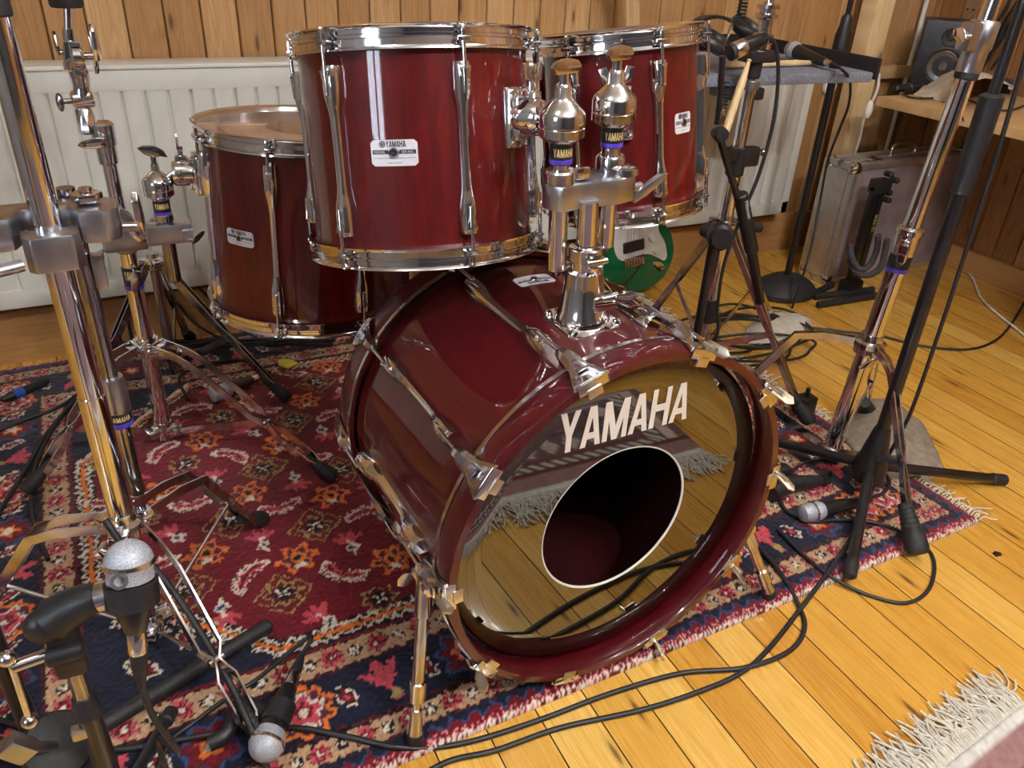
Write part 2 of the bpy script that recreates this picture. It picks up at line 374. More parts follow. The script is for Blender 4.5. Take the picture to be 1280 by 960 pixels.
# ================================================================= rugs
def paint_rug(L, Wd, res, x_of_field=.31):
    nx, ny = int(L / res), int(Wd / res)
    X, Y = np.meshgrid(np.linspace(0, L, nx + 1), np.linspace(0, Wd, ny + 1))
    def vnoise(sc, seed):
        g = np.random.default_rng(seed).random((int(Wd * sc) + 4, int(L * sc) + 4))
        u, v = X * sc, Y * sc; i, j = u.astype(int), v.astype(int); a, b = u - i, v - j
        a = a * a * (3 - 2 * a); b = b * b * (3 - 2 * b)
        return (g[j, i] * (1 - a) + g[j, i + 1] * a) * (1 - b) + (g[j + 1, i] * (1 - a) + g[j + 1, i + 1] * a) * b
    PX = X + (vnoise(160, 1) - .5) * .009; PY = Y + (vnoise(160, 2) - .5) * .009
    C = {k: np.array(sr(*v)[:3]) for k, v in dict(red=(112, 12, 30), dred=(92, 12, 28), navy=(20, 24, 46), beige=(186, 150, 116), pink=(196, 74, 88), ivory=(222, 208, 190), orange=(222, 116, 44), black=(22, 16, 22), olive=(160, 140, 84), blue=(48, 74, 120), plum=(84, 34, 60), rose=(220, 140, 140)).items()}
    img = np.zeros((ny + 1, nx + 1, 3)); img[:] = C['red']
    def put(m, c): img[m] = C[c]
    dx = np.minimum(PX, L - PX); dy = np.minimum(PY, Wd - PY); d = np.minimum(dx, dy)
    s = np.where(dy < dx, PX, PY)          # coordinate running along the border
    # field outline: an elongated octagon, navy spandrels outside it
    cut_ = .285 - ((dx - .285) + (dy - .285) * .95) * .0
    oct_ = np.minimum(np.minimum(dx - .285, dy - .285), ((dx - .285) + (dy - .285) - .27) * .707)
    put(d > .26, 'navy')
    put(oct_ > 0, 'red')
    tri = np.abs(((s / .018) % 1) - .5) * .012
    # zigzag rows (ivory/black teeth) along the octagon and along the frame
    so = np.where(((dx - .285) + (dy - .285) - .27) * .707 < np.minimum(dx - .285, dy - .285), (PX - PY), s)
    so2 = np.where(((dx - .285) + (dy - .285) - .27) * .707 < np.minimum(dx - .285, dy - .285), (PX + PY), s)
    tz = np.abs(((so / .020) % 1) - .5) * .018
    e = oct_
    put((e > -.020) & (e < .020), 'black')
    put((np.abs(e + .011 - tz + .004) < .0032), 'ivory'); put((np.abs(e - .011 - tz + .004) < .0032), 'ivory')
    put((np.abs(e) < .0042), 'orange')
    # spandrel filling
    rng = np.random.default_rng(11)
    def local(cx, cy, a, sc=1.0):
        u, v = PX - cx, PY - cy; ca, sa = math.cos(a), math.sin(a); return (u * ca + v * sa) / sc, (-u * sa + v * ca) / sc
    def win(cx, cy, r):
        i0, i1 = max(int((cy - r) / Wd * ny), 0), min(int((cy + r) / Wd * ny) + 2, ny + 1); j0, j1 = max(int((cx - r) / L * nx), 0), min(int((cx + r) / L * nx) + 2, nx + 1)
        return slice(i0, i1), slice(j0, j1)
    def motif(kind, cx, cy, a=0, sc=1.0):
        w_ = win(cx, cy, .075 * sc)
        if w_[0].stop <= w_[0].start or w_[1].stop <= w_[1].start: return
        u = PX[w_] - cx; v = PY[w_] - cy; ca, sa = math.cos(a), math.sin(a); u, v = (u * ca + v * sa) / sc, (-u * sa + v * ca) / sc
        sub = img[w_]; r = np.hypot(u, v); th = np.arctan2(v, u)
        def p(m, c): sub[m] = C[c]
        if kind == 'ros':
            p(r < .026 + .005 * np.cos(8 * th), 'olive'); p(r < .021 + .004 * np.cos(8 * th), 'dred'); p(r < .014 + .002 * np.cos(4 * th), 'black')
            p((np.abs(np.abs(u) - np.abs(v)) < .0028) & (r < .013), 'ivory'); p(r < .003, 'black')
        elif kind == 'pal':
            p(r < .030 + .007 * np.cos(6 * th), 'orange'); p(r < .021 + .005 * np.cos(6 * th), 'plum'); p(np.hypot(u, v * .8) < .013, 'orange'); p((np.abs(u) < .008) & (np.abs(v + .018) < .006), 'ivory'); p(r < .007, 'black')
        elif kind == 'leaf':
            q = np.hypot(u, v + .045); p((np.abs(q - .045) < .011 + .003 * np.sign(np.sin(th * 30))) & (v > -.022) & (np.abs(u) < .04), 'ivory')
            p((np.abs(q - .043) < .0065) & (v > -.016) & (np.abs(u) < .034), 'pink'); p((np.abs(q - .043) < .0022) & (v > -.014) & (np.abs(u) < .03), 'dred')
        elif kind == 'spray':
            for da in (-.9, -.3, .3, .9):
                uu = u * math.cos(da) + v * math.sin(da); vv = -u * math.sin(da) + v * math.cos(da)
                p((((vv - .018) / .015) ** 2 + (uu / .0048) ** 2) < 1, 'pink')
            p(((np.abs(u) < .003) & (v > -.03) & (v < .01)), 'ivory'); p((((v + .012) / .008) ** 2 + (u / .012) ** 2) < 1, 'ivory'); p((((v + .012) / .004) ** 2 + (u / .006) ** 2) < 1, 'blue')
        elif kind == 'big':
            p(r < .052 + .006 * np.cos(10 * th), 'orange'); p(r < .043 + .005 * np.cos(10 * th), 'plum'); p(r < .034 + .007 * np.cos(5 * th), 'ivory'); p(r < .028 + .007 * np.cos(5 * th), 'pink'); p((r < .016 + .003 * np.cos(5 * th)), 'red'); p(r < .007, 'ivory')
        elif kind == 'bigred':
            p(r < .050 + .008 * np.cos(7 * th), 'blue'); p(r < .042 + .008 * np.cos(7 * th), 'dred'); p(r < .030 + .008 * np.cos(7 * th + 1), 'red'); p(r < .019 + .005 * np.cos(5 * th), 'orange'); p(r < .011 + .003 * np.cos(5 * th), 'ivory')
        elif kind == 'branch':
            for da in (-.75, 0, .75):
                uu = u * math.cos(da) + v * math.sin(da); vv = -u * math.sin(da) + v * math.cos(da)
                p((((vv - .022) / .032) ** 2 + (uu / (.010 + .003 * np.sin(vv * 500))) ** 2) < 1, 'pink')
            p((np.abs(u) < .006) & (v < 0) & (v > -.045), 'pink'); p((((v + .03) / .012) ** 2 + (u / .010) ** 2) < 1, 'olive')
        elif kind == 'boteh':
            for k, c_ in ((1.0, 'ivory'), (.74, 'black'), (.6, 'red'), (.25, 'pink')):
                p((((v) / (.026 * k)) ** 2 + ((u + .25 * v) / (.014 * k)) ** 2) < 1 + .25 * np.sin(10 * th), c_)
        elif kind == 'rosette':
            p(r < .019 + .004 * np.cos(7 * th), 'black'); p(r < .0165 + .004 * np.cos(7 * th), 'pink'); p(r < .011 + .003 * np.cos(7 * th + 2), 'red'); p(r < .004, 'ivory')
        elif kind == 'smallx':
            p(r < .012, 'black'); p((np.abs(np.abs(u) - np.abs(v)) < .0028) & (r < .011), 'ivory')
        elif kind == 'diamond':
            q = np.abs(u) + np.abs(v); p((np.abs(q - .055) < .0022), 'olive')
    for cxs in (.285 + .06, L - .345):
        for cys in (.285 + .055, Wd - .34): motif('boteh', cxs, cys, rng.random() * 3, 1.2)
    for k in range(4):
        for sx in (0, 1):
            for sy in (0, 1):
                t = k / 3; cx = .30 + .03 + .13 * t; cy = .30 + .03 + .13 * (1 - t)
                motif('boteh', L - cx if sx else cx, Wd - cy if sy else cy, .8 + 3 * rng.random(), .9)
    # field motifs
    px_, py_ = .105, .082; kinds = ['ros', 'leaf', 'pal', 'spray']
    j = 0; y = .285 + .045
    while y < Wd - .30:
        i = 0; x = .285 + .045 + (px_ / 2 if j % 2 else 0)
        while x < L - .30:
            ddx, ddy = min(x, L - x) - .285, min(y, Wd - y) - .285
            if min(ddx, ddy) > .03 and ddx + ddy - .27 > .045:
                kd = kinds[(i + 2 * (j % 2) + (j // 2) * 3) % 4]
                if kd == 'ros' and (i + j) % 3 == 0: motif('diamond', x, y)
                motif(kd, x + rng.normal() * .003, y + rng.normal() * .003, {'ros': 0, 'pal': 0, 'leaf': rng.choice([0, .8, -.8, PI, 2.4]), 'spray': rng.choice([0, PI, .6, -.6])}[kd], 1.18)
            x += px_; i += 1
        y += py_; j += 1
    x = .52
    while x < L - .5:      # central medallion hints
        x += .5
    # border bands
    band = lambda a, b: (d >= a) & (d < b)
    put(band(.085, .205), 'navy'); put(band(.043, .085), 'beige'); put(band(.205, .255), 'beige')
    put(band(.083, .087) | band(.041, .0445) | band(.203, .2065) | band(.2535, .257), 'black'); put(band(.257, .263), 'red'); put(band(.087, .091) | band(.199, .203), 'dred')
    def run(kinds, dd, pitch, sc):
        for side in range(4):
            Ls = L if side < 2 else Wd; n = max(1, round((Ls - 2 * dd) / pitch)); 
            for k in range(n + 1):
                t = dd + (Ls - 2 * dd) * k / n; kd = kinds[k % len(kinds)]
                cx, cy, a = ((t, dd, 0), (t, Wd - dd, PI), (dd, t, -PI / 2), (L - dd, t, PI / 2))[side]
                motif(kd, cx, cy, a + (0 if k % 2 else .2), sc)
    run(['rosette', 'smallx'], .064, .036, .85); run(['rosette', 'smallx'], .230, .040, 1.0)
    run(['big', 'boteh', 'branch', 'boteh', 'bigred', 'boteh'], .145, .068, .92)
    put(d < .043, 'dred'); put(d < .026, 'red')
    teeth = .010 + .018 * (np.abs(((s / .034) % 1) - .5) * 2)
    put((d > .043 - teeth) & (d < .041), 'blue'); put((d > .047 - teeth) & (d < .041), 'navy')
    st = (((s / .0075) % 1) < .45) & ((((d) / .006) % 1) < .6); put((d < .016) & st & (dy < dx), 'rose'); put((d < .006) & (((s / .007) % 1) < .6), 'ivory')
    img *= (.72 + .5 * np.random.default_rng(3).random(img.shape[:2]))[..., None]
    img *= (.74 + .28 * vnoise(9, 7))[..., None]
    return X, Y, img, nx, ny, vnoise
def grid_obj(name, X, Y, Z, img, nx, ny, mat, parent, thick=.009):
    n = (nx + 1) * (ny + 1); co = np.stack([X, Y, Z], -1).reshape(-1, 3)
    idx = np.arange(n).reshape(ny + 1, nx + 1)
    F = np.stack([idx[:-1, :-1], idx[:-1, 1:], idx[1:, 1:], idx[1:, :-1]], -1).reshape(-1, 4)
    ring = np.concatenate([idx[0, :], idx[1:, -1], idx[-1, -2::-1], idx[-2:0:-1, 0]])
    low = co[ring].copy(); low[:, 2] = 0.001
    m = len(ring); li = n + np.arange(m); S = np.stack([ring, li, np.roll(li, -1), np.roll(ring, -1)], -1)
    co = np.concatenate([co, low]); F = np.concatenate([F, S])
    me = bpy.data.meshes.new(name); me.vertices.add(len(co)); me.vertices.foreach_set('co', co.astype(np.float32).ravel())
    me.loops.add(F.size); me.loops.foreach_set('vertex_index', F.astype(np.int32).ravel())
    me.polygons.add(len(F)); me.polygons.foreach_set('loop_start', np.arange(0, F.size, 4, dtype=np.int32)); me.update(calc_edges=True)
    colr = np.ones((len(co), 4), np.float32); c = img.reshape(-1, 3); colr[:n, :3] = c; colr[n:, :3] = c[ring]
    at_ = me.color_attributes.new('dye', 'FLOAT_COLOR', 'POINT'); at_.data.foreach_set('color', colr.ravel())
    me.materials.append(mat); me.shade_smooth()
    o = bpy.data.objects.new(name, me); COL.objects.link(o); o.parent = parent; return o
def wool(name):
    m = Mat(name, rough=.95, sheen=.25, spec=.15); a = m.n('ShaderNodeAttribute', attribute_name='dye'); m.setc(a.outputs['Color'])
    m.bump(m.noise(m.coord(), 500, 2), .5, .002); return m.m
WOOL = wool('knotted_wool')
L1, W1 = 2.02, 1.55
Xr, Yr, img, nx, ny, vn = paint_rug(L1, W1, .0034)
Zr = .0085 + .0022 * RNG.random(Xr.shape) + .004 * vn(5, 21) + (-.004 * np.exp(-np.minimum(np.minimum(Xr, L1 - Xr), np.minimum(Yr, W1 - Yr)) / .006))
rug = thing('area_rug', 'large red and navy patterned wool rug lying under the whole drum kit', 'rug', M=MX.Translation((-.45, .7, 0)) @ rotz(R(1.6)))
grid_obj('pile', Xr, Yr, Zr, img, nx, ny, WOOL, rug)
FRINGE = speck('cotton_fringe', sr(196, 190, 176), sr(222, 217, 204), 120, .9, .2)
def fringe(p0, p1, out, n, ln, r, seed, wild=.5):
    m = MB(); rn = random.Random(seed); p0, p1, out = V(p0), V(p1), V(out)
    for k in range(n):
        a = p0.lerp(p1, (k + rn.random() * .8) / n); ang = rn.gauss(0, wild); o_ = V((out.x * math.cos(ang) - out.y * math.sin(ang), out.x * math.sin(ang) + out.y * math.cos(ang), 0))
        l = ln * rn.uniform(.65, 1.15); pts = [a + V((0, 0, .006)), a + out * l * .3 + V((0, 0, .009 + .006 * rn.random()))]
        q = a + o_ * l * .7 + V((rn.gauss(0, .004), rn.gauss(0, .004), .004 + .008 * rn.random())); pts += [q, q + o_ * l * .35 + V((rn.gauss(0, .008), rn.gauss(0, .006), -.001))]
        for p in pts: p.z = max(p.z, r + .001)
        m.tube(pts, r, 5, 4)
    return m
o = fringe((L1, .0, 0), (L1, W1, 0), (1, 0, 0), 260, .04, .0014, 3, .5).obj('fringe', FRINGE, rug); o['label'] = 'cream cotton fringe'
# second rug, in front of the kit
L2, W2 = 2.9, 2.8  # unseen part enlarged so the chrome reflects rug, not bright boards
def paint2():
    res = .0075; nx, ny = int(L2 / res), int(W2 / res); X, Y = np.meshgrid(np.linspace(0, L2, nx + 1), np.linspace(0, W2, ny + 1))
    rg = np.random.default_rng(9); c = lambda *a: np.array(sr(*a)[:3]); img = np.zeros((ny + 1, nx + 1, 3)); img[:] = c(120, 86, 84)
    dx = np.minimum(X, L2 - X); dy = np.minimum(Y, W2 - Y); d = np.minimum(dx, dy); s = np.where(dy < dx, X, Y); rgn = np.random.default_rng(2)
    pat = ((np.abs(((X / .07) % 1) - .5) + np.abs(((Y / .07) % 1) - .5)) % .22) < .09; img[pat] = c(70, 62, 66)
    pat = (np.abs(((X / .28) % 1) - .5) + np.abs(((Y / .28) % 1) - .5)) < .12; img[pat] = c(150, 120, 110)
    b = lambda a, e: (d >= a) & (d < e)
    img[b(0, .20)] = c(96, 78, 80); img[b(.03, .055)] = c(200, 178, 168); img[b(.055, .066)] = c(110, 50, 52); img[b(.066, .105)] = c(196, 186, 172)
    img[b(.066, .105) & (((s / .03 + d / .03) % 1) < .5)] = c(92, 84, 84); img[b(.105, .118)] = c(110, 50, 52)
    img[b(.118, .19) & (np.abs(((s / .06) % 1) - .5) + np.abs((d - .154) / .07) < .45)] = c(186, 168, 158); img[b(.19, .2)] = c(60, 52, 56)
    img[b(0, .03)] = c(208, 206, 198); img[(dy > .03) & (dx < .03)] = c(120, 86, 84)
    img[(dy > .02) & (dy < .065)] = c(150, 112, 110); img[(dy > .065) & (dy < .078)] = c(96, 40, 44)
    img *= (.8 + .35 * rg.random(img.shape[:2]))[..., None]
    Z = .005 + .001 * rg.random(X.shape); return X, Y, Z, img, nx, ny
P0, P1 = at(1276, 893, .0), V((1.14, .36, 0))
ang = R(6.5)
rug2 = thing('fringed_rug', 'grey and dusty pink flat rug with long cream fringe on the bare boards', 'rug', M=MX.Translation((1.20, .400, 0)) @ rotz(ang) @ MX.Translation((-L2, -W2, 0)))
X_, Y_, Z_, im2, n1, n2 = paint2(); grid_obj('weave', X_, Y_, Z_, im2, n1, n2, WOOL, rug2)
o = fringe((0, W2, 0), (L2, W2, 0), (0, 1, 0), 1180, .074, .0017, 5, .38).obj('fringe', FRINGE, rug2); o['label'] = 'long cream knotted fringe'
# ================================================================= lettering
GL_ = {
 'Y': (.66, [[(0, 1), (.19, 1), (.33, .62), (.47, 1), (.66, 1), (.42, .40), (.42, 0), (.24, 0), (.24, .40)]]),
 'A': (.68, [[(0, 0), (.18, 0), (.34, .74), (.34, 1), (.23, 1)], [(.68, 0), (.45, 1), (.34, 1), (.34, .74), (.50, 0)], [(.205, .19), (.475, .19), (.44, .35), (.24, .35)]]),
 'M': (.84, [[(0, 0), (.17, 0), (.17, 1), (0, 1)], [(.67, 0), (.84, 0), (.84, 1), (.67, 1)], [(.17, 1), (.17, .52), (.33, 0), (.51, 0), (.67, .52), (.67, 1), (.63, 1), (.42, .36), (.21, 1)]]),
 'H': (.68, [[(0, 0), (.18, 0), (.18, 1), (0, 1)], [(.50, 0), (.68, 0), (.68, 1), (.50, 1)], [(.18, .42), (.50, .42), (.50, .60), (.18, .60)]]),
}
def word(s, w=None, h=1.0, gap=.07):
    """polygons of a word in bold capitals, fitted to w x h, origin lower left"""
    x = 0; out = []
    for ch in s:
        wd, ps = GL_[ch]; out += [[(px + x, py) for px, py in p] for p in ps]; x += wd + gap
    x -= gap; k = (w / x) if w else h
    return [[(px * k, py * h) for px, py in p] for p in out], x * k
def typed(s, h, w=None):
    """a line of small type from the built-in face, as (verts2d, faces)"""
    cu_ = bpy.data.curves.new('type', 'FONT'); cu_.body = s; cu_.size = 1; cu_.resolution_u = 2
    o = bpy.data.objects.new('type', cu_); me = o.to_mesh(); vs = [(v.co.x, v.co.y) for v in me.vertices]; fs = [tuple(p.vertices) for p in me.polygons]
    o.to_mesh_clear(); bpy.data.objects.remove(o); bpy.data.curves.remove(cu_)
    x0, x1 = min(v[0] for v in vs), max(v[0] for v in vs); y0, y1 = min(v[1] for v in vs), max(v[1] for v in vs)
    kx = (w / (x1 - x0)) if w else h / (y1 - y0)
    return [((x - x0) * kx, (y - y0) * h / (y1 - y0)) for x, y in vs], fs, (x1 - x0) * kx
def put_word(m, polys, fn):
    for p in polys:
        m.add([fn(x, y) for x, y in p], [tuple(range(len(p)))])
def put_type(m, t, fn):
    m.add([fn(x, y) for x, y in t[0]], t[1])
# ================================================================= drum parts
def hoop_profile(r, up=1):
    p = [(r, -.030), (r - .0005, -.0275), (r - .0065, -.0250), (r - .0072, -.0170), (r - .0045, -.0152), (r - .0045, -.0125), (r - .0072, -.0105), (r - .0072, -.0060), (r - .0020, -.0025), (r - .0010, -.0002), (r - .0045, .0008), (r - .0100, -.0030), (r - .0100, -.0270)]
    return p
def lug_long(L, w_end=.0115, w_mid=.0068, h_end=.021, h_mid=.011, r=.165, flip=False):
    """long cast lug along -z from z=0 to -L, standing off the shell in +x; local origin on the shell surface"""
    st = [(0, .82, .80), (.025, 1, 1), (.14, .98, .95), (.19, .78, .78), (.235, .30, .42), (.30, .0, .08), (.5, -.05, 0), (.70, .0, .08), (.765, .30, .42), (.81, .78, .78), (.86, .98, .95), (.975, 1, 1), (1, .82, .80)]
    vs = []; fs = []
    for t, a, b in st:
        w = w_mid + (w_end - w_mid) * a; h = h_mid + (h_end - h_mid) * b; z = -t * L
        for x, y in ((-.003, -w), (h * .55, -w), (h * .92, -w * .62), (h, -w * .22), (h, w * .22), (h * .92, w * .62), (h * .55, w), (-.003, w)): vs.append((x, y, z))
    n = 8
    for i in range(len(st) - 1):
        for k in range(n): k2 = (k + 1) % n; fs.append((i * n + k, i * n + k2, (i + 1) * n + k2, (i + 1) * n + k))
    fs.append(tuple(range(n))); fs.append(tuple((len(st) - 1) * n + k for k in range(n)))
    m = MB().add(vs, fs)
    for s in (0, 1):      # raised swivel barrel with its V rib near each end
        z = -L * (.09 if s == 0 else .91); d = -1 if s == 0 else 1
        m.cyl((h_end * .9, 0, z + d * -.012), (h_end * .9, 0, z + d * .018), .0052, .0035, 12, .001)
        m.prism([(-.0085, 0), (.0085, 0), (.001, .026), (-.001, .026)], .0025, basis((h_end - .0012, 0, z - d * .014), (0, 1, 0), (0, 0, d), (1, 0, 0)), .0006)
    return m
def rod_mesh(z0, z1, x):
    """tension rod with square key head at z0 and washer"""
    d = 1 if z1 > z0 else -1; m = MB(); m.cyl((x, 0, z0), (x, 0, z1), .0029, seg=10)
    m.box((x, 0, z0 - d * .006), (.0062, .0062, .014), bev=.001); m.cyl((x, 0, z0 + d * .0015), (x, 0, z0 + d * .0045), .0068, .0055, 14, .0008); m.ball((x, 0, z0 - d * .014), .0028, seg=8)
    return m
def ear(x, z, d):
    return MB().box((x - .004, 0, z), (.016, .017, .007), bev=.0015)
def badge(parent, r, az, zc, w=.063, h=.032, inv_=False):
    """riveted maker's plate bent round the shell; local cylinder frame, z up"""
    def fn(u, v, o=.0): a = R(az) + (u - w / 2) / r; return ((r + o) * math.cos(a), (r + o) * math.sin(a), zc - h / 2 + v)
    m = MB(); n = 14; c = .004
    top, bot = [], []
    for i in range(n + 1):
        u = w * i / n; e = min(u, w - u); k = c - math.sqrt(max(c * c - (c - e) ** 2, 0)) if e < c else 0
        top.append((u, h - k)); bot.append((u, k))
    vs = [fn(u, v, .0012) for u, v in top] + [fn(u, v, .0012) for u, v in bot] + [fn(u, v, -.001) for u, v in top] + [fn(u, v, -.001) for u, v in bot]
    N = n + 1; fs = []
    for i in range(n): fs += [(i, N + i, N + i + 1, i + 1), (2 * N + i, i, i + 1, 2 * N + i + 1), (N + i, 3 * N + i, 3 * N + i + 1, N + i + 1)]
    fs += [(0, 2 * N, 3 * N, N), (n, N + n, 3 * N + n, 2 * N + n)]
    b = m.add(vs, fs).obj('badge', PAPER, parent); b['label'] = 'silver white maker plate with black lettering'
    o1, o2 = .0016, .0020
    ink = MB(); pl, _ = word('YAMAHA', w * .42, h * .24); put_word(ink, pl, lambda x, y: fn(w * .34 + x, h * .72 + y, o1))
    for k in range(12):
        a0, a1 = 2 * PI * k / 12, 2 * PI * (k + 1) / 12; rr = h * .13; cx, cy = w * .26, h * .84
        ink.add([fn(cx + rr * math.cos(a0), cy + rr * math.sin(a0), o1), fn(cx + rr * math.cos(a1), cy + rr * math.sin(a1), o1), fn(cx + rr * .72 * math.cos(a1), cy + rr * .72 * math.sin(a1), o1), fn(cx + rr * .72 * math.cos(a0), cy + rr * .72 * math.sin(a0), o1)], [(0, 1, 2, 3)])
    for k in range(3):
        a = PI / 2 + k * PI / 3; rr = h * .11; tx, ty = math.cos(a), math.sin(a); q = .0006
        ink.add([fn(w * .26 + tx * rr - ty * q, h * .84 + ty * rr + tx * q, o1), fn(w * .26 + tx * rr + ty * q, h * .84 + ty * rr - tx * q, o1), fn(w * .26 - tx * rr + ty * q, h * .84 - ty * rr - tx * q, o1), fn(w * .26 - tx * rr - ty * q, h * .84 - ty * rr + tx * q, o1)], [(0, 1, 2, 3)])
    for a_, b_ in ((.04, .385), (.615, .96)):
        for i in range(4):
            u0, u1 = w * (a_ + (b_ - a_) * i / 4), w * (a_ + (b_ - a_) * (i + 1) / 4)
            ink.add([fn(u0, h * .46, o1), fn(u1, h * .46, o1), fn(u1, h * .62, o1), fn(u0, h * .62, o1)], [(0, 1, 2, 3)])
    t = typed('MADE IN JAPAN', h * .07, w * .3); put_type(ink, t, lambda x, y: fn(w * .35 + x, h * .08 + y, o1))
    for i in range(10):
        u0, u1 = w * (.05 + .09 * i), w * (.05 + .09 * (i + 1)); ink.add([fn(u0, h * .30, o1), fn(u1, h * .30, o1), fn(u1, h * .315, o1), fn(u0, h * .315, o1)], [(0, 1, 2, 3)])
    ink.obj('lettering', INK, b)
    wt = MB(); t = typed('MODEL', h * .10, w * .24); put_type(wt, t, lambda x, y: fn(w * .08 + x, h * .49 + y, o2)); wt.obj('lettering', PAPER, b); wt = MB()
    t = typed('SER.NO.', h * .10, w * .26); put_type(wt, t, lambda x, y: fn(w * .66 + x, h * .49 + y, o2))
    wt.obj('lettering', PAPER, b)
    g = MB(); M_ = basis(fn(w / 2, h * .5, 0), (-math.sin(R(az)), math.cos(R(az)), 0), (0, 0, 1), (math.cos(R(az)), math.sin(R(az)), 0))
    g.lathe([(.0045, .0), (.0045, .003), (.0062, .0035), (.0072, .0015), (.0072, 0)], M_, 24, closed=True); g.obj('vent_grommet', WORN, b)
    g = MB(); g.lathe([(0, .0014), (.0048, .0014)], M_, 20); g.obj('vent_hole', RUBBER, b)
    return b
HEADCLEAR = Mat('coated_drum_head', sr(176, 150, 130), .25, coat=.5)
def _hd(m):
    n = m.noise(m.coord(), 6, 4, .6); m.setc(m.ramp(n, [(.3, sr(150, 122, 104)), (.7, sr(184, 160, 140))]))
_hd(HEADCLEAR); HEADCLEAR = HEADCLEAR.m
DOT = speck('dark_centre_dot', sr(92, 76, 58), sr(104, 86, 66), 8, .2, 0, coat=.5)
def drum_frame(c, nx, ny):
    a = V((nx, ny, -1)).normalized(); zl = -a; x = V((0, 1, 0)).cross(zl).normalized(); y = zl.cross(x)
    return basis(c, x, y, zl)
def tom(name, label, cat, c, nx, ny, r, dep, nl, az0, badge_at, headm, group, lugw=1.0, dot=False, br=None):
    t = thing(name, label, cat, M=drum_frame(c, nx, ny), group=group); rs = r - .0125
    # wooden shell, hollow
    MB().lathe([(rs, -.018), (rs, -dep + .018), (rs - .007, -dep + .016), (rs - .007, -.016)], seg=96, closed=True).obj('shell', SHELL, t)
    for nm, z, s in (('drum_head', -.012, 1), ('resonant_head', -dep + .012, -1)):
        h = MB().lathe([(0, z), (rs - .002, z), (rs + .0035, z - s * .003), (rs + .0035, z - s * .012), (rs + .001, z - s * .012), (rs - .003, z - s * .004), (0, z - s * .0006)], seg=96).obj(nm, headm, t)
        if dot and s == 1:
            MB().lathe([(0, z + .0008), (.075, z + .0008), (.0755, z + .0002), (0, z + .0002)], seg=64).obj('centre_dot', DOT, h)
            tx = MB(); q = typed('REMO', .012); put_type(tx, q, lambda x, y: (-.175 + y * 0 + x * 0 + .0 + (.018 - y) * 1.0, -.03 - x + .04, z + .0012)); tx.obj('lettering', INSIDE, h)
    MB().lathe(hoop_profile(r), seg=96, closed=True).obj('hoop', CHROME, t)
    MB().lathe([(a, -dep - b) for a, b in hoop_profile(r)], seg=96, closed=True).obj('hoop', CHROME, t)
    lz = .046; LL = dep - 2 * lz; xr = r + .0035
    lugm = lug_long(LL, .0115 * lugw, r=rs, h_end=xr - rs + .001); first = None
    for k in range(nl):
        a = R(az0 + 360 / nl * k)
        if first is None:
            first = lugm.obj('lug', CHROME, t)
            rod_mesh(lz - .016, -.02, xr - rs).obj('tension_rod', WORN, first); rod_mesh(-LL - lz + .016, -LL + .02, xr - rs).obj('tension_rod', WORN, first)
            for ez in (lz - .019, -LL - lz + .019): MB().box((xr - rs - .003, 0, ez), (.014, .018, .006), bev=.0015).obj('hoop_ear', CHROME, first)
            o = first
        else: o = cut(first, t)
        o.matrix_basis = rotz(a) @ MX.Translation((rs, 0, -lz))
    if badge_at: badge(t, rs, badge_at[0], badge_at[1], badge_at[2], badge_at[3])
    return t, rs
GRP = None
tl, rsl = tom('tom_drum', 'wider and nearer of the two cherry red mounted toms, directly above the bass drum', 'drum', (.417, 1.182, H - .132), -.009, -.191, .178, .312, 6, -88.5, (-121, -.156, .063, .0335), HEADCLEAR, None)
tr_, rsr = tom('tom_drum', 'narrower cherry red mounted tom, just behind the chrome tom holder', 'drum', (.78, 1.195, H - .128), .08, -.14, .14, .298, 6, -96, (-72, -.145, .040, .0315), HEADCLEAR, None, 1.05)
tf, rsf = tom('floor_tom_drum', 'deep dark red tom near the radiator, its top head showing a round centre dot', 'drum', (.35, 1.636, H - .342), -.047, -.036, .215, .379, 8, -120.5, (-142, -.192, .064, .030), HEADCLEAR, None, 1.1, True)
# brackets on the toms ------------------------------------------------
def tom_bracket(t, rs, az, zc, wing=True, side=1, tilt=0):
    """plate with sleeve and wing bolt; local frame of the drum"""
    M_ = rotz(R(az)) @ MX.Translation((rs, 0, zc))
    m = MB(); m.box((.005, 0, 0), (.018, .046, .082), M_, .006); m.box((.016, 0, 0), (.016, .036, .060), M_, .006)
    for z in (-.034, .034):
        for y in (-.016, .016): m.ball((.014, y, z), .004, (.6, 1, 1), 10, M_)
    b = m.obj('mount_bracket', CHROME, t)
    s = MB(); s.lathe([(0, .012), (.020, .012), (.024, .016), (.025, .045), (.022, .052), (.011, .054), (.0, .054)], M_ @ MX.Rotation(PI / 2, 4, 'Y'), 28)
    s.box((.034, 0, .026), (.024, .020, .016), M_, .004); s.obj('sleeve', CHROME, b)
    if wing:
        w_ = MB(); w_.cyl(M_ @ V((.034, 0, .03)), M_ @ V((.034, 0, .05)), .005, seg=12)
        for sg in (-1, 1): w_.prism([(0, 0), (.020, .004), (.026, .024), (.014, .027), (.008, .012), (0, .010)], .004, M_ @ basis((.036, sg * .001, .044), (0, sg, 0), (0, 0, 1), (1, 0, 0)), .0012)
        w_.obj('wing_bolt', WORN, b)
    return wm(t) @ M_ @ V((.052, 0, 0))
bl = tom_bracket(tl, rsl, -58, -.118)
brr = tom_bracket(tr_, rsr, -124, -.118)
bf = tom_bracket(tf, rsf, 175, -.100)
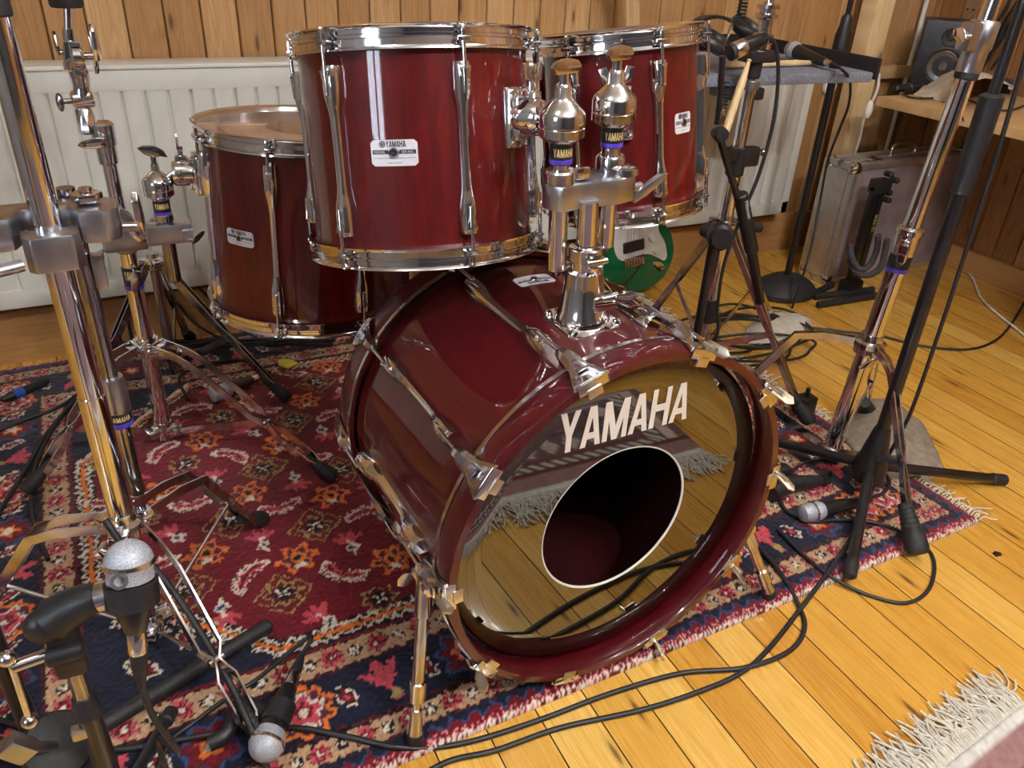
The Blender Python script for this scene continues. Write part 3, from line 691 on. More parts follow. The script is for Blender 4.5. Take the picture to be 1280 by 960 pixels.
# ================================================================= bass drum
Cb = V((.589, .736, H - .769)); ab = V((.0488, -.9988, -.0078)).normalized(); xb = V((0, 0, 1)).cross(ab).normalized(); yb = ab.cross(xb)
MBD = basis(Cb, xb, yb, ab)
bd = thing('bass_drum', 'large burgundy bass drum lying on its side with a mirror black front head', 'drum', M=MBD)
RB, RSB = .2965, .281
def bhoop(z0, z1): return [(RB - .001, z0), (RB, z0 + .003), (RB, z1 - .003), (RB - .001, z1), (RB - .012, z1), (RB - .0135, z1 - .002), (RB - .0135, z0 + .002), (RB - .012, z0)]
hf = MB().lathe(bhoop(-.044, 0), seg=128, closed=True).obj('hoop', BSHELL, bd); hf['label'] = 'burgundy wooden front hoop'
MB().lathe([(RB - .002, -.0515), (RB + .0008, -.0515), (RB + .0008, -.0445), (RB - .002, -.0445)], seg=128, closed=True).obj('inlay_ring', WORN, hf)
hb = MB().lathe(bhoop(-.463, -.419), seg=128, closed=True).obj('hoop', BSHELL, bd); hb['label'] = 'burgundy wooden rear hoop'
MB().lathe([(RB - .002, -.4185), (RB + .0008, -.4185), (RB + .0008, -.4115), (RB - .002, -.4115)], seg=128, closed=True).obj('inlay_ring', WORN, hb)
MB().lathe([(RSB, -.052), (RSB, -.411), (RSB - .009, -.411), (RSB - .009, -.052)], seg=128, closed=True).obj('shell', BSHELL, bd)
MB().lathe([(RSB - .0095, -.056), (RSB - .0095, -.408), (RSB - .0105, -.408), (RSB - .0105, -.056)], seg=96, closed=True).obj('shell_lining', INSIDE, bd)
FILM = Mat('gloss_black_film', (.006, .005, .003, 1), .012, ior=2.3, coat=.25); FILM.bump(FILM.noise(FILM.coord(), 2.2, 2), .012, .02); FILM = FILM.m
PC = (.000, -.004); PR = .130
def ported(z, R0, mat):
    """front head: annulus between the hoop and the off-centre port, crimped down to a collar"""
    n = 128; m = MB(); vs = []; fs = []
    rings = []
    for t in (0, .35, .7, 1.0):
        row = []
        for k in range(n):
            a = 2 * PI * k / n; p = V((PC[0] + PR * math.cos(a), PC[1] + PR * math.sin(a), 0)); q = V((R0 * math.cos(a), R0 * math.sin(a), 0)); c_ = p.lerp(q, t); row.append(len(vs)); vs.append((c_.x, c_.y, z))
        rings.append(row)
    for rr, dz in ((R0 + .006, -.006), (R0 + .009, -.014)):
        row = []
        for k in range(n): a = 2 * PI * k / n; row.append(len(vs)); vs.append((rr * math.cos(a), rr * math.sin(a), z + dz))
        rings.append(row)
    for A, B in zip(rings, rings[1:]):
        for k in range(n): k2 = (k + 1) % n; fs.append((A[k], A[k2], B[k2], B[k]))
    return m.add(vs, fs)
hd = ported(-.034, RB - .024, FILM).obj('front_head', FILM, bd, ang=60); hd['label'] = 'mirror black front head with round centre port'
MB().lathe([(PR - .0012, -.0005), (PR + .0012, .0008), (PR + .0016, -.0005), (PR, -.002), (PR - .0015, -.002)], MX.Translation((PC[0], PC[1], -.034)), 96, closed=True).obj('port_ring', WHITEP, hd)
tx = MB(); pl, wd = word('YAMAHA', .226, .066, .06); put_word(tx, pl, lambda x, y: (-.119 + x, .152 + y, -.0332)); o = tx.obj('lettering', LETTER, hd); o['label'] = 'bold white capital lettering'
MB().lathe([(0, -.440), (RB - .022, -.440), (RB - .016, -.434), (RB - .016, -.43), (RB - .024, -.437), (0, -.437)], seg=96).obj('batter_head', INSIDE, bd)
sc_ = MB()
for k in range(10):
    a = R(1.5 + 36 * k)
    for z in (-.13, -.33): sc_.lathe([(0, .003), (.004, .0028), (.006, 0)], basis(((RSB - .010) * math.cos(a), (RSB - .010) * math.sin(a), z), (0, 0, 1), (-math.sin(a), math.cos(a), 0), (-math.cos(a), -math.sin(a), 0)), 12)
sc_.obj('lug_screws', WORN, bd)
# lugs, rods, claws
LZ0, LZ1 = -.108, -.355
lugB = lug_long(LZ0 - LZ1, .0135, .0075, .025, .012)
def claw(s):
    """claw hook: wide flared jaw over the hoop, s=+1 towards the front; local x out, z along the drum, origin on hoop surface at its inner edge"""
    m = MB(); secs = [(-.022, .0075, .004, .017), (-.012, .010, .003, .021), (.000, .012, .002, .020), (.022, .014, .002, .013), (.040, .022, .001, .009), (.052, .027, .000, .0085)]
    vs = []; fs = []; n = 6
    for z, w_, x0, x1 in secs:
        for x, y in ((x0, -w_), (x1 * .6 + x0 * .4, -w_), (x1, -w_ * .45), (x1, w_ * .45), (x1 * .6 + x0 * .4, w_), (x0, w_)): vs.append((x, y, s * z))
    for i in range(len(secs) - 1):
        for k in range(n): k2 = (k + 1) % n; fs.append((i * n + k, i * n + k2, (i + 1) * n + k2, (i + 1) * n + k))
    fs.append(tuple(range(n))); fs.append(tuple((len(secs) - 1) * n + k for k in range(n)))
    m.add(vs, fs)
    m.box((-.002, 0, s * .0535), (.016, .046, .003), bev=.001)
    m.prism([(-.009, 0), (.009, 0), (0, .04)], .004, basis((.012, 0, s * .036), (0, 1, 0), (0, 0, -s), (1, 0, 0)), .001)
    return m
XR_ = RB + .012
protoL = None
for k in range(10):
    deg = 1.5 + 36 * k; a = R(deg); Mk = MX.Rotation(a, 4, 'Z')
    if protoL is None:
        protoL = lugB.obj('lug', CHROME, bd); o = protoL
        r1 = MB().cyl((XR_ - RSB, 0, .0 - .02), (XR_ - RSB, 0, .052), .0034, seg=12).obj('tension_rod', WORN, o)
        r2 = MB().cyl((XR_ - RSB, 0, LZ1 - LZ0 + .02), (XR_ - RSB, 0, LZ1 - LZ0 - .06), .0034, seg=12).obj('tension_rod', WORN, o)
    else: o = cut(protoL, bd)
    o.matrix_basis = Mk @ MX.Translation((RSB, 0, LZ0))
    for s in (1, -1):
        if k == 0 and s == 1: cf_ = claw(1).obj('claw', WORN, bd)
        if k == 0 and s == -1: cb_ = claw(-1).obj('claw', WORN, bd)
        src = cf_ if s == 1 else cb_
        o2 = src if k == 0 else cut(src, bd)
        o2.matrix_basis = Mk @ MX.Translation((RB, 0, -.052 if s == 1 else -.411))
    # claw lip and lower wing key on the rod, cream floor reflection painted in
    pad = MB().box((-.013, 0, .0025), (.014, .022, .003), bev=.001).obj('claw_tip', GOLDISH, bd); pad['label'] = 'claw tip with cream floor reflection painted in'; pad.matrix_basis = Mk @ MX.Translation((RB, 0, .001))
    if k in (5, 6, 8, 9, 0, 1, 2):
        wk = MB().prism([(-.022, 0), (-.014, .0075), (.014, .0075), (.022, 0), (.014, -.0075), (-.014, -.0075)], .004, MX.Rotation(R(35), 4, 'X') @ basis((0.012, 0, .012), (0, .35, .94), (1, 0, 0), (0, .94, -.35)), .0012)
        wk.cyl((.012, 0, -.01), (.012, 0, .014), .0035, seg=10); w2 = wk.obj('wing_key', GOLDISH, bd); w2.matrix_basis = Mk @ MX.Translation((RB, 0, .004))
# badge on top of the shell, bent round it
bb = thing  # keep the name free
bparent = bd
BM_ = MX(((0, 0, 0, 0),) * 4)
b_ = badge(bd, RSB, 0, 0, .066, .033)
b_.matrix_basis = MX.Rotation(R(90), 4, 'Z') @ MX.Translation((0, 0, -.318)) @ MX.Diagonal((1, 1, 1, 1))
# spurs
def spur(side, top, foot):
    T, F_ = V(top), V(foot); d = (F_ - T).normalized(); L = (F_ - T).length
    m = MB(); q = T - V((side * .0, 0, 0)); inw = (Cb + ab * -.12 - T); inw = (inw - ab * inw.dot(ab)).normalized()
    m.box((0, 0, 0), (.055, .045, .02), basis(T + inw * .018, ab, inw.cross(ab), inw), .006); m.cyl(T - ab * .022 + inw * .004, T + ab * .022 + inw * .004, .014, seg=20, bev=.003); m.cyl(T - d * .02, T + d * .055, .013, seg=20, bev=.003)
    br_ = m.obj('spur_bracket', WORN, bd, world=True)
    w_ = MB(); w_.prism([(-.005, 0), (.005, 0), (.012, .022), (.006, .03), (-.006, .03), (-.012, .022)], .005, basis(T - ab * .02 + inw * .0, (0, 0, 1), -inw, ab.cross(V((0, 0, 1)))), .0012); w_.obj('wing_bolt', WORN, br_, world=True)
    lg = MB(); lg.cyl(T, T + d * (L * .64), .0095, seg=20); lg.cyl(T + d * (L * .60), T + d * (L * .60 + .034), .0128, seg=20, bev=.002); lg.cyl(T + d * L * .6, F_ - d * .03, .0065, seg=16); lg.cyl(F_ - d * .062, F_ - d * .016, .0085, .0125, 18, .003)
    l_ = lg.obj('spur', WORN, bd, world=True)
    MB().cyl(F_ - d * .022, F_ - d * .000, .0135, .0125, 18, .004).obj('rubber_foot', RUBBER, l_, world=True)
spur(-1, atY(531, 728, .80), (.245, .738, .012)); spur(1, atY(930, 655, .80), (.968, .758, .012))
# ================================================================= double tom holder on the bass drum
pb = V((.573, .897, .597)); hold = thing('double_tom_holder', 'chrome double tom holder bolted on top of the bass drum', 'drum hardware', loc=pb)
W_ = dict(world=True)
nrm = (pb - Cb); nrm = (nrm - ab * nrm.dot(ab)).normalized(); tx_ = nrm.cross(-ab).normalized()
Mp = basis(pb - nrm * .004, -ab.cross(nrm) if 0 else tx_, -ab, nrm)
m = MB()
m.prism([(-.046, -.036), (-.03, -.05), (.03, -.05), (.046, -.036), (.046, .036), (.03, .05), (-.03, .05), (-.046, .036)], .006, Mp, .002)
for x in (-.036, .036):
    for y in (-.036, .036): m.lathe([(0, .012), (.005, .011), (.007, .006), (.007, .004)], Mp @ MX.Translation((x, y, 0)), 14)
m.obj('base_plate', CHROME, hold, **W_)
m = MB(); u = V((0, 0, 1)); p0 = pb + nrm * .0
m.rod(p0, p0 + u * .12, [(.040, .0), (.040, .008), (.034, .018), (.0285, .06), (.0265, .078), (.021, .082), (.021, .094), (.024, .096), (.024, .112), (.020, .115)], 32)
m.box(p0 + V((.0, -.026, .100)), (.022, .014, .018), bev=.003); m.cyl(p0 + V((-.016, -.03, .1)), p0 + V((.016, -.03, .1)), .005, seg=12)
m.box(p0 + V((.018, -.024, .035)), (.040, .022, .022), rotz(0), .004)
m.obj('pole_socket', CHROME, hold, **W_)
w_ = MB(); w_.prism([(-.004, 0), (.004, 0), (.012, .02), (.006, .032), (0, .022), (-.008, .030), (-.014, .018)], .005, basis(p0 + V((.030, -.038, .045)), (0, 0, 1), (1, -.3, -.1), (-.3, -1, 0)), .0015); w_.cyl(p0 + V((.015, -.03, .042)), p0 + V((.036, -.036, .046)), .006, seg=12); w_.obj('wing_bolt', CHROME, hold, **W_)
ZB = .775
MB().cyl(p0 + u * .1, V((pb.x, pb.y, ZB)), .0145, seg=28).obj('pole', CHROME, hold, **W_)
TLp, TRp = atY(706, 235, .915), atY(768, 218, .935)          # arm tubes through the block
bx = V((1, .05, .0)).normalized(); 
m = MB(); cA, cB = V((TLp.x, TLp.y, 0)), V((TRp.x, TRp.y, 0)); dd = (cB - cA).normalized(); nn = V((-dd.y, dd.x, 0))
pole2 = V((pb.x, pb.y, 0))
def plan(p): return (p.x, p.y)
o0 = cA - dd * .024; out = [o0 - nn * .016, o0 - nn * .006 + dd * .0, cA - nn * .026 + dd * .03, cB - nn * .040 - dd * .005, cB - nn * .040 + dd * .026, cB + nn * .0 + dd * .034, cB + nn * .022 + dd * .02, cA + nn * .022, cA + nn * .020 - dd * .016]
m.prism([plan(p) for p in [cA - dd * .020 - nn * .008, cA - dd * .014 - nn * .022, cA + dd * .02 - nn * .024, cB - dd * .02 - nn * .042, cB + dd * .010 - nn * .042, cB + dd * .022 - nn * .026, cB + dd * .022 + nn * .01, cB + dd * .012 + nn * .024, cA - dd * .010 + nn * .024, cA - dd * .020 + nn * .010]], .036, MX.Translation((0, 0, .765)), .005)
m.obj('clamp_block', CAST, hold, **W_)
MB().rod((cA.x, cA.y, .801), (cA.x, cA.y, .84), [(.0215, 0), (.0215, .014), (.019, .017)], 28).obj('collar', WORN, hold, **W_)
m = MB(); m.rod((cB.x, cB.y, .801), (cB.x, cB.y, .84), [(.0205, 0), (.0205, .018), (.018, .022)], 28)
cc = cB - nn * .022 + dd * .005; m.rod((cc.x, cc.y, .801), (cc.x, cc.y, .84), [(.021, 0), (.020, .008), (.012, .011)], 28)
MB().box((cA.x + dd.x * .03, cA.y - .006, .811), (.022, .012, .016), bev=.003).obj('clamp_lug', WORN, hold, **W_)
m.obj('collar', WORN, hold, **W_)
wp = V((cB.x, cB.y, .772)) + dd * .034 - nn * .012
w_ = MB(); w_.cyl(wp - dd * .01, wp + dd * .018, .007, seg=14); w_.prism([(-.010, 0), (.006, -.004), (.020, .030), (.016, .046), (.006, .040), (-.006, .018)], .007, basis(wp + dd * .006 - V((0, 0, .012)), (.25, 0, 1), (1, -.1, .3), (0, -1, 0)), .002); w_.obj('wing_bolt', CAST, hold, **W_)
for cN, zc, zlow, nm, bk in ((cA, .884, .676, 'left', bl), (cB, .892, .690, 'right', brr)):
    m = MB(); m.cyl((cN.x, cN.y, zlow), (cN.x, cN.y, zc - .025), .0135, seg=26); m.cyl((cN.x, cN.y, zlow - .010), (cN.x, cN.y, zlow + .002), .006, .012, 18, .002)
    at_ = m.obj('arm_tube', CHROME, hold, **W_)
    zr = zc - .046; m = MB(); m.rod((cN.x, cN.y, zr - .012), (cN.x, cN.y, zr + .02), [(.0146, 0), (.0152, .002), (.0152, .028), (.0146, .030)], 28); rg = m.obj('memory_ring', BLACKP, at_, **W_); rg['label'] = 'black memory ring with gold lettering'
    m = MB(); m.rod((cN.x, cN.y, zr - .011), (cN.x, cN.y, zr + .02), [(.0155, 0), (.0156, .0055), (.0150, .006)], 28); m.obj('purple_band', PURPLE, rg, **W_)
    a0 = math.atan2(-cN.y, -cN.x); t_ = MB(); pl, wd = word('YAMAHA', .030, .0105, .08); rr = .01545
    put_word(t_, pl, lambda x, y: (cN.x + rr * math.cos(a0 + (x - .010) / rr), cN.y + rr * math.sin(a0 + (x - .010) / rr), zr - .001 + y)); t_.obj('lettering', GOLDL, rg, **W_)
    m = MB(); m.rod((cN.x, cN.y, zc - .034), (cN.x, cN.y, zc + .1), [(.013, 0), (.016, .003), (.027, .009), (.0302, .012), (.0302, .0225), (.0292, .0235), (.0302, .0245), (.0302, .038), (.0285, .043), (.021, .050), (.015, .056), (.012, .060), (.0112, .072), (.0085, .076)], 36)
    bc = m.obj('ball_clamp', CHROME, hold, **W_)
    # rod running from the ball into the drum's sleeve
    MB().cyl((cN.x, cN.y, zc), tuple(bk), .0055, seg=14).obj('hex_rod', CHROME, bc, **W_)
    zt = zc + .040; m = MB(); m.cyl((cN.x, cN.y, zt), (cN.x, cN.y, zt + .016), .0065, seg=14)
    m.prism([(-.024, 0), (-.017, -.008), (.017, -.008), (.024, 0), (.018, .007), (.006, .010), (-.006, .010), (-.018, .007)], .008, basis((cN.x, cN.y, zt + .022), dd, (0, 0, 1), (dd.y, -dd.x, 0)), .002)
    m.obj('wing_nut', WORN, bc, **W_)

hold.matrix_basis = hold.matrix_basis @ MX.Rotation(R(-2.4), 4, 'Y')
# ================================================================= stands
def zl(py, X, Y):
    q = V((X, Y, 0)); k = (480 - py) / FPX; A = q.dot(cu); B = q.dot(cf); return H + (k * B - A) / (cu.z - k * cf.z)
WD = dict(world=True)
def leg(parent, hub, foot, low, metal_, w=.0032, h=.017, sp=.028, knee=.36, kz=.88, jt=.55, foot_r=.017, flen=.07, brace=True, single=False, rod=False):
    """one double-strip folding leg with its rubber foot and its flat brace"""
    hub, foot = V(hub), V(foot); d = foot - hub; d.z = 0; L = d.length; u = d.normalized(); s = V((-u.y, u.x, 0)); z0 = hub.z
    fz = foot.z + .02
    kn = hub + u * (L * knee); kn.z = fz + (z0 - fz) * kz; ft = V((foot.x, foot.y, fz)) - u * (flen * .5)
    ft.z = fz + .012; J = kn.lerp(ft, jt)
    st = hub + u * .022; st.z = z0
    m = MB()
    for sg in ((0,) if single else (-1, 1)):
        o = s * (sg * sp / 2)
        pts = [st + o, st.lerp(kn, .6) + o + V((0, 0, .006)), kn + o, kn.lerp(J, .85) + o, J + o * .35, J.lerp(ft, .12) + o * .35, J.lerp(ft, .25) + o * .8, J.lerp(ft, .8) + o * .8, ft + o * .25]
        m.bar(pts, w, h)
    m.cyl(J - s * (sp * .35), J + s * (sp * .35), .005, seg=10); m.cyl(st - s * (sp * .7), st + s * (sp * .7), .0055, seg=12)
    lg = m.obj('leg', metal_, parent, **WD)
    dd = (V((foot.x, foot.y, foot.z + .012)) - kn).normalized()
    r = MB(); a = V((foot.x, foot.y, foot.z)) - u * flen; k_ = (kn.z - ft.z) / max((ft - kn).length, .01); a.z = foot.z + .014 + flen * k_ * .9
    b = V((foot.x, foot.y, foot.z + .012)); prof = [(foot_r * .55, 0)]; LL = (b - a).length
    for i in range(5): prof += [(foot_r * (.62 + .05 * i), LL * (.06 + .10 * i)), (foot_r * (.62 + .05 * i), LL * (.12 + .10 * i)), (foot_r * (.58 + .05 * i), LL * (.125 + .10 * i))]
    prof += [(foot_r * .95, LL * .62), (foot_r, LL * .9), (foot_r * .8, LL)]
    r.rod(a, b, prof, 16); r.obj('rubber_foot', RUBBER, lg, **WD)
    if brace:
        lw = V(low); bs = lw + u * .016
        if rod: MB().cyl(bs, J, .0035, seg=10).obj('brace', metal_, parent, **WD)
        else: MB().bar([bs, bs.lerp(J, .5), J], .003, .017).obj('brace', metal_, parent, **WD)
    return lg
def hub_collar(parent, x, y, z, r, metal_, name='leg_collar', nl=3, a0=0):
    m = MB(); m.rod((x, y, z - .022), (x, y, z + .03), [(r + .002, 0), (r + .008, .004), (r + .009, .018), (r + .012, .021), (r + .012, .030), (r + .004, .034), (r + .003, .044)], 28)
    for k in range(nl):
        a = a0 + 2 * PI * k / nl; m.box((r + .014, 0, z + .002), (.022, .030, .014), MX.Translation((x, y, 0)) @ rotz(a), .003)
    return m.obj(name, metal_, parent, **WD)
def wing(parent, p, ax, up, sc=1.0, mat=WORN, name='wing_bolt', rodl=.02):
    p, ax, up = V(p), V(ax).normalized(), V(up); sd = ax.cross(up).normalized(); up = sd.cross(ax)
    m = MB(); m.cyl(p, p + ax * rodl * sc, .0055 * sc, seg=12); q = p + ax * (rodl * sc - .004)
    m.prism([(x * sc, y * sc) for x, y in [(-.007, -.006), (.007, -.006), (.011, .010), (.010, .034), (.004, .044), (-.003, .036), (-.009, .012)]], .007 * sc, basis(q, sd, up, ax), .0016)
    return m.obj(name, mat, parent, **WD)
def memory(parent, x, y, z, r, h=.022, mat=BLACKP, purple=True, txt=True):
    m = MB(); m.rod((x, y, z), (x, y, z + h), [(r, 0), (r + .001, .001), (r + .001, h - .001), (r, h)], 28); g = m.obj('memory_ring', mat, parent, **WD)
    if purple: MB().rod((x, y, z - .004), (x, y, z + .004), [(r + .0012, 0), (r + .0016, .001), (r + .0016, .007), (r + .0012, .008)], 28).obj('purple_band', PURPLE, g, **WD)
    if txt:
        t_ = MB(); pl, wd = word('YAMAHA', r * 1.9, h * .42, .08); a0 = math.atan2(-y, -x); rr = r + .0014
        put_word(t_, pl, lambda u, v: (x + rr * math.cos(a0 + (u - wd / 2) / rr), y + rr * math.sin(a0 + (u - wd / 2) / rr), z + h * .42 + v)); t_.obj('lettering', GOLDL, g, **WD)
    return g
RUGZ = .012
# --- thick chrome stand in front at the left, with the multi clamp
X1, Y1 = -.092, 1.10
s1 = thing('clamp_stand', 'thickest chrome stand, holding a cast double clamp in front of the radiator', 'stand', loc=(X1, Y1, RUGZ))
MB().cyl((X1, Y1, .26), (X1, Y1, .50), .0182, seg=36).obj('lower_tube', CHROME, s1, **WD)
MB().cyl((X1, Y1, .49), (X1, Y1, 1.5), .0168, seg=36).obj('upper_tube', CHROME, s1, **WD)
m = MB(); z = zl(20, X1, Y1); m.rod((X1, Y1, z), (X1, Y1, z + .03), [(.0172, 0), (.0188, .002), (.0188, .02), (.0175, .024)], 28); m.obj('collar_ring', RUBBER, s1, **WD)
hub_collar(s1, X1, Y1, .270, .0182, CHROME, a0=.3)
MB().cyl((X1, Y1, .035), (X1, Y1, .26), .0135, seg=24).obj('centre_tube', DARKCH, s1, **WD)
hub_collar(s1, X1, Y1, .055, .012, WORN, 'brace_ring', a0=.3)
for f, kw in (((.045, .80), {}), ((.137, 1.34), dict(knee=.5)), ((-.38, 1.24), dict(knee=.45))):
    leg(s1, (X1, Y1, .272), (f[0], f[1], RUGZ), (X1, Y1, .05), WORN, rod=True, sp=.034, h=.016, **kw)
wing(s1, (X1 - .03, Y1 - .03, .262), (-.3, -1, .0), (1, -.2, -.9), 1.1, CHROME)
# cast clamp
zc = .722; cl = thing('multi_clamp', 'grey cast double clamp gripping the thick chrome stand', 'clamp', loc=(X1, Y1, zc))
A_ = math.atan2(-.10, 1)
Mc = MX.Translation((X1, Y1, zc)) @ rotz(R(4))
m = MB(); m.prism([(-.032, -.026), (-.023, -.038), (.023, -.038), (.032, -.026), (.032, .0), (.022, .008), (.022, -.002), (-.022, -.002), (-.022, .008), (-.032, 0)], .046, Mc @ MX.Translation((0, .0, -.026)), .005)
m.obj('front_saddle', CAST, cl, **WD)
m = MB(); m.prism([(-.115, .0), (-.10, -.020), (-.04, -.022), (-.026, .012), (.026, .012), (.034, -.024), (.066, -.030), (.082, -.016), (.085, .022), (.068, .045), (-.095, .045), (-.115, .028)], .044, Mc @ MX.Translation((0, .012, -.004)), .008)
m.obj('clamp_bar', CAST, cl, **WD)
for x in (-.075, .050):
    n_ = MB(); n_.prism([(.019 * math.cos(k * PI / 3), .019 * math.sin(k * PI / 3)) for k in range(6)], .010, Mc @ MX.Translation((x, .02, .044)), .0015); n_.cyl(Mc @ V((x, .02, .045)), Mc @ V((x, .02, .060)), .008, seg=16); n_.obj('hex_nut', CHROME, cl, **WD)
wing(cl, Mc @ V((-.036, -.034, -.012)), Mc.to_3x3() @ V((-1, -.25, -.05)), (-.1, 0, 1), 1.35, CAST, rodl=.026)
wing(cl, Mc @ V((.084, .0, .01)), Mc.to_3x3() @ V((1, -.3, 0)), (-.3, 0, 1), 1.1, WORN)
# --- second tube, held by the clamp's other jaw
b2 = thing('boom_pole', 'dark chrome tube close behind the thickest stand, with a purple-ringed collar', 'stand', loc=(X1 + .05, Y1 + .10, .3))
bx_, by_ = X1 + .024, Y1 + .075
MB().cyl((bx_, by_, .27), (bx_, by_, .77), .0115, seg=28).obj('tube', DARKCH, b2, **WD)
m = MB(); m.rod((bx_, by_, .425), (bx_, by_, .50), [(.0135, 0), (.019, .003), (.0195, .045), (.017, .06)], 28); m.obj('collar', CAST, b2, **WD); memory(b2, bx_, by_, .406, .0165, .02)
MB().box((bx_ + .018, by_ - .01, .655), (.016, .020, .05), bev=.004).obj('key_block', CAST, b2, **WD)
# --- left rear chrome stand
X2, Y2 = -.015, 1.73
s2 = thing('cymbal_stand', 'chrome stand with hinged tilter top, carrying the floor tom in front of the radiator', 'stand', loc=(X2, Y2, RUGZ))
MB().cyl((X2, Y2, .03), (X2, Y2, zl(300, X2, Y2)), .0172, seg=32).obj('lower_tube', CHROME, s2, **WD)
MB().cyl((X2, Y2, zl(300, X2, Y2)), (X2, Y2, zl(195, X2, Y2)), .0142, seg=32).obj('upper_tube', CHROME, s2, **WD)
hub_collar(s2, X2, Y2, .262, .0172, CHROME, a0=-.6); hub_collar(s2, X2, Y2, .045, .016, WORN, 'brace_ring', a0=-.6)
for f, kw in (((.305, 1.42), dict(knee=.30)), ((-.30, 1.62), dict(knee=.3)), ((-.02, 2.10), dict(knee=.3))):
    leg(s2, (X2, Y2, .27), (f[0], f[1], RUGZ), (X2, Y2, .042), WORN, sp=.036, **kw)
wing(s2, (X2, Y2 - .02, .262), (.1, -1, 0), (1, 0, -.35), 1.2, CHROME)
memory(s2, X2, Y2, .405, .0178, .045); wing(s2, (X2 + .005, Y2 - .018, .445), (.2, -1, 0), (-.4, 0, -1), 1.0, WORN)
zz = zl(297, X2, Y2); m = MB(); m.box((X2 + .0, Y2 - .004, zz), (.085, .050, .044), bev=.008); m.cyl((X2, Y2, zz - .03), (X2, Y2, zz + .03), .022, seg=28, bev=.003); m.obj('clamp_block', CAST, s2, **WD)
wing(s2, (X2 + .022, Y2 - .028, zz + .018), (.2, -1, .1), (-.35, 0, 1), 1.5, CHROME, rodl=.024)
wing(s2, (X2 - .045, Y2 - .025, zz - .015), (-.3, -1, 0), (-.3, 0, -1), .8, CAST)
m = MB(); z = zl(205, X2, Y2); m.rod((X2, Y2, z), (X2, Y2, z + .1), [(.0150, 0), (.0185, .003), (.0190, .035), (.022, .038), (.0225, .075), (.018, .08)], 28); m.obj('collar', WORN, s2, **WD)
wing(s2, (X2 - .005, Y2 - .02, z + .05), (.1, -1, 0), (-1, 0, .05), 1.0, CHROME)
def P2(px, py): return atY(px, py, Y2)
m = MB(); m.cyl(P2(113, 166), P2(103, 134), .020, .0145, 8, .003); m.obj('lower_tilter', WORN, s2, **WD)
m = MB(); m.cyl(P2(90, 126), P2(117, 122), .0175, seg=26, bev=.004); m.cyl(P2(80, 127), P2(92, 126), .005, seg=12); m.obj('tilter_joint', CHROME, s2, **WD)
MB().ball(P2(75, 128), .013, (.55, .8, 1.3), 16).obj('tilter_knob', DARKCH, s2, **WD)
m = MB(); m.tube([P2(104, 122), P2(102, 108), P2(99, 94), P2(95, 84)], [.018, .015, .017, .016], 16, 5); m.obj('upper_tilter', WORN, s2, **WD)
m = MB(); m.lathe([(0, -.012), (.021, -.011), (.025, -.006), (.025, .006), (.021, .011), (0, .012)], align(P2(97, 72), P2(103, 72)), 26); m.box((0, 0, 0), (.030, .03, .055), MX.Translation(P2(90, 70)) @ MX.Rotation(R(10), 4, 'Y'), .006); m.obj('tilter_joint', CHROME, s2, **WD)
wing(s2, P2(102, 70), (1, -.2, 0), (.02, 0, 1), 1.25, CHROME, rodl=.022); wing(s2, P2(84, 65), (-1, -.2, 0), (0, 0, 1), .8, DARKCH)
w0 = MB(); w0.prism([(-.012, 0), (-.007, .018), (0, .034), (.007, .018), (.012, 0), (.007, -.018), (0, -.032), (-.007, -.018)], .008, basis(P2(114, 70), (.3, -1, 0), (0, 0, 1), (1, .3, 0)), .002); w0.obj('wing_nut', CHROME, s2, **WD)
m = MB(); m.cyl(P2(88, 58), P2(85, 36), .0105, seg=18); m.cyl(P2(85, 37), P2(84, 5), .0065, seg=16); m.obj('tilter_rod', WORN, s2, **WD)
m = MB(); q = P2(84, 9); m.rod(q, q + V((0, 0, .06)), [(.026, 0), (.028, .004), (.028, .016), (.022, .019), (.022, .05)], 26); m.obj('felt_washer', RUBBER, s2, **WD)
# arm with the floor tom's ball clamp
YA = 1.66
fa = thing('single_tom_holder', 'chrome side arm with ball clamp, reaching from the tilter stand to the floor tom', 'drum hardware', loc=(X2 + .05, YA, zz))
c3 = atY(208, 290, YA); bc3 = atY(194, 233, YA); cx, cy = c3.x, c3.y; zc3 = c3.z
m = MB(); m.box((cx, cy, zc3), (.080, .046, .036), rotz(R(-4)), 0) if 0 else m.box((cx + .004, cy, zc3), (.086, .046, .040), bev=.006)
m.box((cx + .038, cy - .02, zc3 - .004), (.022, .02, .026), bev=.004)
m.obj('arm_block', CAST, fa, **WD)
MB().cyl((X2 + .03, Y2 - .02, zz + .002), (cx - .03, cy + .005, zc3 + .004), .0135, seg=24).obj('side_tube', CHROME, fa, **WD)
MB().cyl((X2 + .03, Y2 + .005, zz + .018), (cx - .02, cy + .022, zc3 + .018), .006, seg=16).obj('guide_rod', CHROME, fa, **WD)
wing(fa, (cx + .04, cy - .025, zc3 - .012), (.5, -1, 0), (1, 0, .4), .7, WORN)
vt = MB().cyl((cx, cy, zl(352, cx, cy)), (cx, cy, zl(262, cx, cy)), .0135, seg=26, bev=.004).obj('upright_tube', DARKCH, fa, **WD)
MB().cyl((cx, cy, zl(277, cx, cy)), (cx, cy, zl(266, cx, cy)), .0185, seg=26, bev=.003).obj('collar', WORN, fa, **WD)
memory(fa, cx, cy, zl(266, cx, cy), .0150, .026); bz = zl(250, cx, cy)
m = MB(); m.rod((cx, cy, bz - .004), (cx, cy, bz + .1), [(.013, 0), (.017, .006), (.026, .013), (.0285, .016), (.0285, .026), (.0275, .027), (.0285, .028), (.0285, .042), (.026, .047), (.013, .058), (.008, .062), (.0075, .074)], 32); bcl = m.obj('ball_clamp', CHROME, fa, **WD)
MB().cyl((cx, cy, bz + .028), tuple(bf), .0058, seg=14).obj('hex_rod', CHROME, bcl, **WD)
